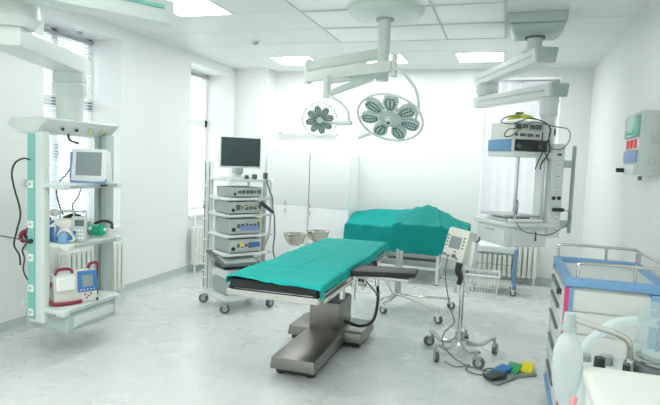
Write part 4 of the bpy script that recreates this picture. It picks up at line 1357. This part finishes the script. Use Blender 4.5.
MB().tube([(.0, .0, .72), (.03, .03, .72)], .015, 8, smooth=False).build('basket_clamp', m_dark, t)
MB().b2((-.03, -.03, .74), (.03, .03, .80), bev=.006).build('pole_clamp', m_white, t)
# device on the pole
t = thing('wall_infusion_monitor', 'cream tilted electronic monitor with keypad mounted on top of the chrome pole stand', 'medical device', (I0.x - .01, I0.y, .80), math.radians(-22))
t.name = 'bedside_monitor'
t.rotation_euler = (0, math.radians(6), math.radians(-26))
t.scale = (1.04,) * 3
t.location.z = .765
t.location.x += .015
tl = Matrix.Rotation(math.radians(-14), 4, 'X')
def tb(m_, lo, hi, bev=0):
    lo, hi = Vector(lo), Vector(hi)
    q = [tl @ Vector(p_) for p_ in ((lo.x, lo.y, lo.z), (hi.x, lo.y, lo.z), (hi.x, hi.y, lo.z), (lo.x, hi.y, lo.z), (lo.x, lo.y, hi.z), (hi.x, lo.y, hi.z), (hi.x, hi.y, hi.z), (lo.x, hi.y, hi.z))]
    return m_.hexa(q, bev=bev)
tb(MB(), (-.165, -.12, .02), (.035, .03, .29), .022).build('casing', m_cream, t)
tb(MB(), (-.12, -.126, .12), (-.02, -.116, .22), .002).build('screen', m_lcd, t)
m_ = MB()
for k in range(4):
    tb(m_, (-.150, -.125, .13 + k * .028), (-.135, -.118, .142 + k * .028))
    tb(m_, (-.002, -.125, .13 + k * .028), (.014, -.118, .142 + k * .028))
m_.build('key', m_dark, t)
m_ = MB()
for x, z, r_ in ((-.135, .06, .012), (-.10, .05, .010), (-.05, .06, .017), (-.02, .045, .008), (-.05, .095, .006)):
    m_.cyl(tl @ Vector((x, -.12, z)), tl @ Vector((x, -.134, z)), r_, seg=12)
m_.build('knob', m_dark, t)
MB().b2((-.02, .0, .02), (.07, .06, .22), bev=.01).build('mount_plate', m_white, t)
MB().tube([(.04, .02, .20), (.08, .03, .24), (.09, .0, .27)], .008, 8).build('mount_lever', m_dark, t)
t = thing('probe_holder', 'black probe with grey tip hanging under the cream monitor on the pole', 'probe', (I0.x - .03, I0.y - .05, .60))
MB().tube([(.0, .0, .20), (-.01, -.01, .13), (.015, -.01, .08), (.0, -.01, .02)], lambda q_: .030 - .010 * q_, 10).build('probe', m_black, t)
MB().cyl((-.03, -.02, .04), (-.02, -.02, -.05), .014, seg=12).build('probe_tip', m_grey, t)
cable('monitor_cable', [(-.42, 4.66, .85), (-.42, 4.62, .68), (-.37, 4.60, .45), (-.33, 4.62, .32), (-.40, 4.64, .22), (-.42, 4.62, .14), (-.34, 4.55, .06), (-.22, 4.50, .012), (-.12, 4.45, .012), (-.02, 4.42, .012), (.06, 4.42, .02)], .005, m_dark, 'thin dark cable hanging from the cream monitor down to the foot pedals')
cable('floor_cable', [(-.38, 4.50, .012), (-.28, 4.42, .012), (-.18, 4.50, .012), (-.20, 4.38, .012), (-.08, 4.32, .012), (-.06, 4.45, .012), (-.0, 4.50, .012), (.06, 4.40, .012)], .005, m_dark, 'dark cable curled on the floor beside the foot pedals')

# ---------------------------------------------------------------- foot pedals
t = thing('foot_pedal', 'floor footswitch with black, blue, green and yellow pedals', 'foot switch', (.12, 4.40, 0))
pl = [(-.18, -.13), (-.08, -.235), (.005, -.10), (.06, -.0), (.215, .09), (.195, .25), (.0, .19), (-.09, .08)]
m_ = MB().prism([(x, y) for x, y in pl], .004, .020, bev=.004); m_.build('base_plate', m_alu_d, t)
m_ = MB().prism([(x * .96, y * .96) for x, y in pl], .0, .005); m_.build('rubber_mat', m_black, t)
for (x, y, a, mm, lb) in ((-.10, -.13, -50, m_black, 'black pedal'), (-.05, .02, -35, m_bped, 'blue pedal'), (.04, .10, -15, m_gped, 'green pedal'), (.14, .16, -8, m_yel, 'yellow pedal')):
    R_ = Matrix.Rotation(math.radians(a), 3, 'Z')
    q = []
    for z0_, z1_ in ((.020, .022), (.045, .065)):
        for px_, py_ in ((-.05, -.075), (.05, -.075), (.05, .075), (-.05, .075)):
            v_ = R_ @ Vector((px_, py_, 0))
            q.append((x + v_.x, y + v_.y, z0_ if py_ < 0 else z1_))
    MB().hexa(q, bev=.008).build('pedal', mm, t, lb)

# ---------------------------------------------------------------- blue-topped trolley at the right
TX0, TX1, TY0, TY1 = .375, .935, 3.42, 4.28
G0 = Vector(((TX0 + TX1) / 2, (TY0 + TY1) / 2, 0))
t = thing('medication_trolley', 'white drawer trolley with blue top frame and steel guard rails at the right wall', 'trolley', G0)
hx, hy = (TX1 - TX0) / 2, (TY1 - TY0) / 2
m_ = MB()
m_.b2((-hx, -hy, .95), (hx, -hy + .07, 1.0), bev=.010).b2((-hx, hy - .07, .95), (hx, hy, 1.0), bev=.010)
m_.b2((-hx, -hy + .06, .95), (-hx + .045, hy - .06, 1.0), bev=.008).b2((hx - .045, -hy + .06, .95), (hx, hy - .06, 1.0), bev=.008)
tf = m_.build('top_frame', m_blue, t)
m_ = MB()
for sy in (-1, 1):
    for a, b in ((-.20, -.08), (-.05, .08), (.11, .21)):
        m_.b2((a, sy * (hy - .036) - .014, .997), (b, sy * (hy - .036) + .014, 1.0015), bev=.001)
build_each(m_, 'grip_slot', m_lil, tf)
MB().b2((-hx + .04, -hy + .08, .955), (hx - .04, hy - .08, .968)).build('top_tray', m_trdrawer, t)
MB().b2((-hx + .03, -hy + .025, .12), (hx - .075, hy - .025, .945), bev=.004).build('body', m_trdrawer, t)
for sx in (-1, 1):
    for sy in (-1, 1):
        px_ = -hx + .022 if sx < 0 else hx - .09
        MB().b2((px_ - .022, sy * (hy - .022) - .022, .10), (px_ + .022, sy * (hy - .022) + .022, .945), bev=.006).build('corner_post', m_blue, t, 'blue corner post')
MB().b2((-hx - .002, -hy - .004, .12), (-hx + .022, -hy + .012, .945), bev=.003).build('magenta_strip', m_pink, t)
# horizontal boards on the near side
for k in range(6):
    MB().b2((-hx + .045, -hy + .012, .15 + k * .132), (hx - .10, -hy + .028, .272 + k * .132), bev=.004).build('side_panel', m_trdrawer, t)
# drawers on the left face
zz = .16
for k, hgt in enumerate((.22, .18, .15, .12, .10)):
    d_ = MB().b2((-hx - .004, -hy + .05, zz), (-hx + .03, hy - .05, zz + hgt - .012), bev=.005).build('drawer', m_trdrawer, t)
    MB().b2((-hx - .022, -hy + .2, zz + hgt * .5), (-hx - .004, hy - .2, zz + hgt * .5 + .02), bev=.004).build('drawer_handle', m_dark, d_)
    zz += hgt
MB().cyl((-hx - .004, -hy + .16, .885), (-hx - .03, -hy + .16, .885), .018, seg=14).build('lock', m_black, t)
MB().b2((-hx - .01, -hy - .01, .07), (hx + .01, hy + .01, .12), bev=.012).build('bumper', m_blue, t)
for sx in (-1, 1):
    for sy in (-1, 1):
        caster(t, sx * (hx - .04), sy * (hy - .05), .05, -1.2, .09, m_white, m_white)
# guard rails
def guard(yy, x0, x1, ztop):
    m1 = MB()
    m1.tube([(x0, yy, 1.0), (x0, yy, ztop - .03), (x0 + .035, yy, ztop), (x1 - .05, yy, ztop), (x1, yy, ztop - .005)], .010, 8, n=5)
    m1.cyl((x0 + (x1 - x0) * .62, yy, 1.0), (x0 + (x1 - x0) * .62, yy, ztop), .009, seg=10)
    return m1
MB_ = guard(hy - .04, -hx + .03, hx - .03, 1.09)
MB_.build('guard_rail', m_steel, t)
MB_ = guard(-hy + .05, -hx + .07, hx - .01, 1.085)
MB_.build('guard_rail', m_steel, t)
MB().tube([(hx - .03, hy - .04, 1.085), (hx - .01, 0, 1.085), (hx - .01, -hy + .05, 1.085)], .010, 8).build('guard_rail', m_steel, t)
MB().cyl((hx - .03, hy - .1, 1.0), (hx - .03, hy - .1, 1.07), .016, seg=12).build('rail_stud', m_steel, t)

# ---------------------------------------------------------------- electrical box on the right wall
t = thing('switch_box', 'grey wall-mounted electrical box with green window and red switches', 'switch box', (XR, 4.85, 1.88))
MB().b2((-.14, -.42, -.27), (0, .10, .19), bev=.006).build('casing', m_panelgrey, t)
wb = t
bx2 = MB().b2((-.137, -.43, -.272), (-.02, -.418, .192), bev=.003).build('near_side_plate', m_panelgrey, wb)
m_ = MB()
for x, z, r_ in ((-.045, .13, .022), (-.06, .02, .022), (-.05, -.03, .018), (-.06, -.17, .024)):
    m_.ring((x, -.431, z), r_, .0025, (0, 1, 0), 24, 6)
build_each(m_, 'knockout', m_gap, wb)
m_gwin = mat('green_tinted_cover', (.22, .50, .42), .15)
MB().b2((-.158, -.38, .01), (-.138, .07, .165), bev=.009).build('green_window', m_gwin, wb, 'green tinted clear cover')
MB().b2((-.162, -.25, .03), (-.157, .0, .05)).build('window_marks', m_green, wb)
for k in range(3):
    MB().b2((-.155, -.35 + k * .13, -.075), (-.138, -.27 + k * .13, -.01), bev=.004).build('red_switch', m_reds, wb, 'red switch')
MB().b2((-.148, -.38, -.085), (-.138, .07, .0)).build('switch_plate', m_white, wb)
MB().b2((-.155, -.37, -.18), (-.138, .06, -.095), bev=.005).build('blue_socket_cover', mat('blue_cover', (.22, .34, .62), .4), wb, 'blue socket cover')
MB().b2((-.15, -.30, -.265), (-.138, .03, -.195), bev=.003).build('lower_cover', m_white, wb)
MB().cyl((-.14, .03, -.24), (-.205, .03, -.24), .017, seg=14).build('cable_gland', m_black, wb)
MB().cyl((-.10, -.30, -.28), (-.10, -.30, -.31), .014, seg=12).build('bottom_gland', m_dark, wb)

# ---------------------------------------------------------------- anaesthesia breathing unit in the right foreground
A0 = Vector((.55, 1.65, 0))
t = thing('breathing_machine', 'white breathing machine top with black knobs and clear jar in the right foreground', 'medical device', A0)
def ap(x, y, z):
    return (x - A0.x, y - A0.y, z)
MB().b2(ap(.27, 1.30, .12), ap(.90, 2.02, .99), bev=.02).build('body', m_white, t)
MB().b2(ap(.27, 1.80, .985), ap(.90, 2.02, 1.0), bev=.004).build('rear_deck', m_grey, t)
MB().b2(ap(.258, 1.28, .985), ap(.90, 1.81, 1.035), bev=.024, seg=4).build('top_cover', mat('machine_cover_plastic', (.62, .64, .60), .4), t)
for x in (.33, .84):
    for y in (1.38, 1.94):
        caster(t, x - A0.x, y - A0.y, .05, .5, .13)
for x, y, r_, h_ in ((.320, 1.87, .018, .042), (.392, 1.85, .012, .036)):
    k = MB().cyl(ap(x, y, 1.0), ap(x, y, 1.0 + h_), r_, r_ * .88, seg=20).build('knob', m_black, t)
    MB().cyl(ap(x, y, 1.0), ap(x, y, 1.006), r_ * 1.4, seg=20).build('knob_ring', m_chrome, k)
MB().cyl(ap(.352, 1.94, 1.0), ap(.352, 1.94, 1.03), .02, seg=16).cyl(ap(.29, 1.95, 1.0), ap(.29, 1.95, 1.02), .018, seg=16).build('valve_block', m_alu_d, t)
MB().tube([ap(.405, 1.88, 1.0), ap(.405, 1.88, 1.05), ap(.40, 1.87, 1.095), ap(.375, 1.86, 1.12), ap(.31, 1.83, 1.145), ap(.225, 1.80, 1.172)], .0095, 12).build('bag_arm', m_steel, t)
MB().cyl(ap(.405, 1.88, 1.0), ap(.405, 1.88, 1.045), .019, .015, seg=20).build('arm_socket', m_chrome, t)
MB().cyl(ap(.216, 1.80, 1.14), ap(.216, 1.80, 1.19), .019, .016, seg=20).cyl(ap(.216, 1.80, 1.135), ap(.216, 1.80, 1.15), .022, seg=20).build('bag_connector', m_pend_d, t)
# clear absorber jar on a metal plate
jx, jy = .50, 1.92
MB().lathe([(0, 1.0), (.075, 1.0), (.085, 1.01), (.08, 1.03), (.06, 1.04), (0, 1.042)], ap(jx, jy, 0)).build('jar_base', m_dark, t)
MB().lathe([(.075, 1.036), (.08, 1.046), (.07, 1.05)], ap(jx, jy, 0)).build('jar_clamp', m_steel, t)
MB().lathe([(.068, 1.035), (.072, 1.05), (.072, 1.19), (.066, 1.21), (.060, 1.215), (.0, 1.217)], ap(jx, jy, 0), 36).build('absorber_jar', m_jar, t, 'clear plastic jar')
MB().lathe([(0, 1.042), (.05, 1.045), (.052, 1.06), (.02, 1.065), (0, 1.065)], ap(jx, jy, 0)).build('valve_disc', m_grey, t)
m_ = MB()
for z in (1.08, 1.11, 1.14, 1.17):
    m_.box(ap(jx - .02, jy - .03, z), (.012, .004, .008))
m_.build('jar_marks', m_blue, t)
# breathing bag
bag = MB().lathe([(.0, -.255), (.008, -.252), (.018, -.238), (.036, -.205), (.049, -.16), (.053, -.11), (.050, -.065), (.041, -.035), (.028, -.018), (.019, -.005), (.018, .01), (.0, .012)], (0, 0, 0), 36).build('breathing_bag', m_bag)
bag.location = (.218, 1.80, 1.135)
bag.scale = (.84, .84, 1.0)
tag(bag, 'translucent white breathing bag hanging from the bent steel arm in the right foreground', 'breathing bag')
h = MB().tube([(.225, 1.92, .60), (.232, 1.95, .80), (.25, 1.97, .93), (.29, 1.98, 1.03), (.345, 1.99, 1.10), (.41, 2.0, 1.135), (.50, 2.0, 1.14), (.60, 2.0, 1.12), (.70, 1.98, 1.07), (.74, 1.96, 1.0)], .0155, 14, n=8).build('breathing_hose', m_hose)
tag(h, 'clear corrugated-free breathing hose arching over the breathing machine at the right edge', 'hose')
h['label'] = 'cloudy translucent hose arching over the breathing machine at the right edge'
h = MB().tube([(.235, 1.66, .62), (.228, 1.70, .80), (.230, 1.72, .91), (.236, 1.735, .955)], .010, 12).build('suction_tube', mat('pink_tube', (.70, .28, .30), .4))
tag(h, 'pinkish tube rising beside the breathing bag at the bottom right', 'tube')
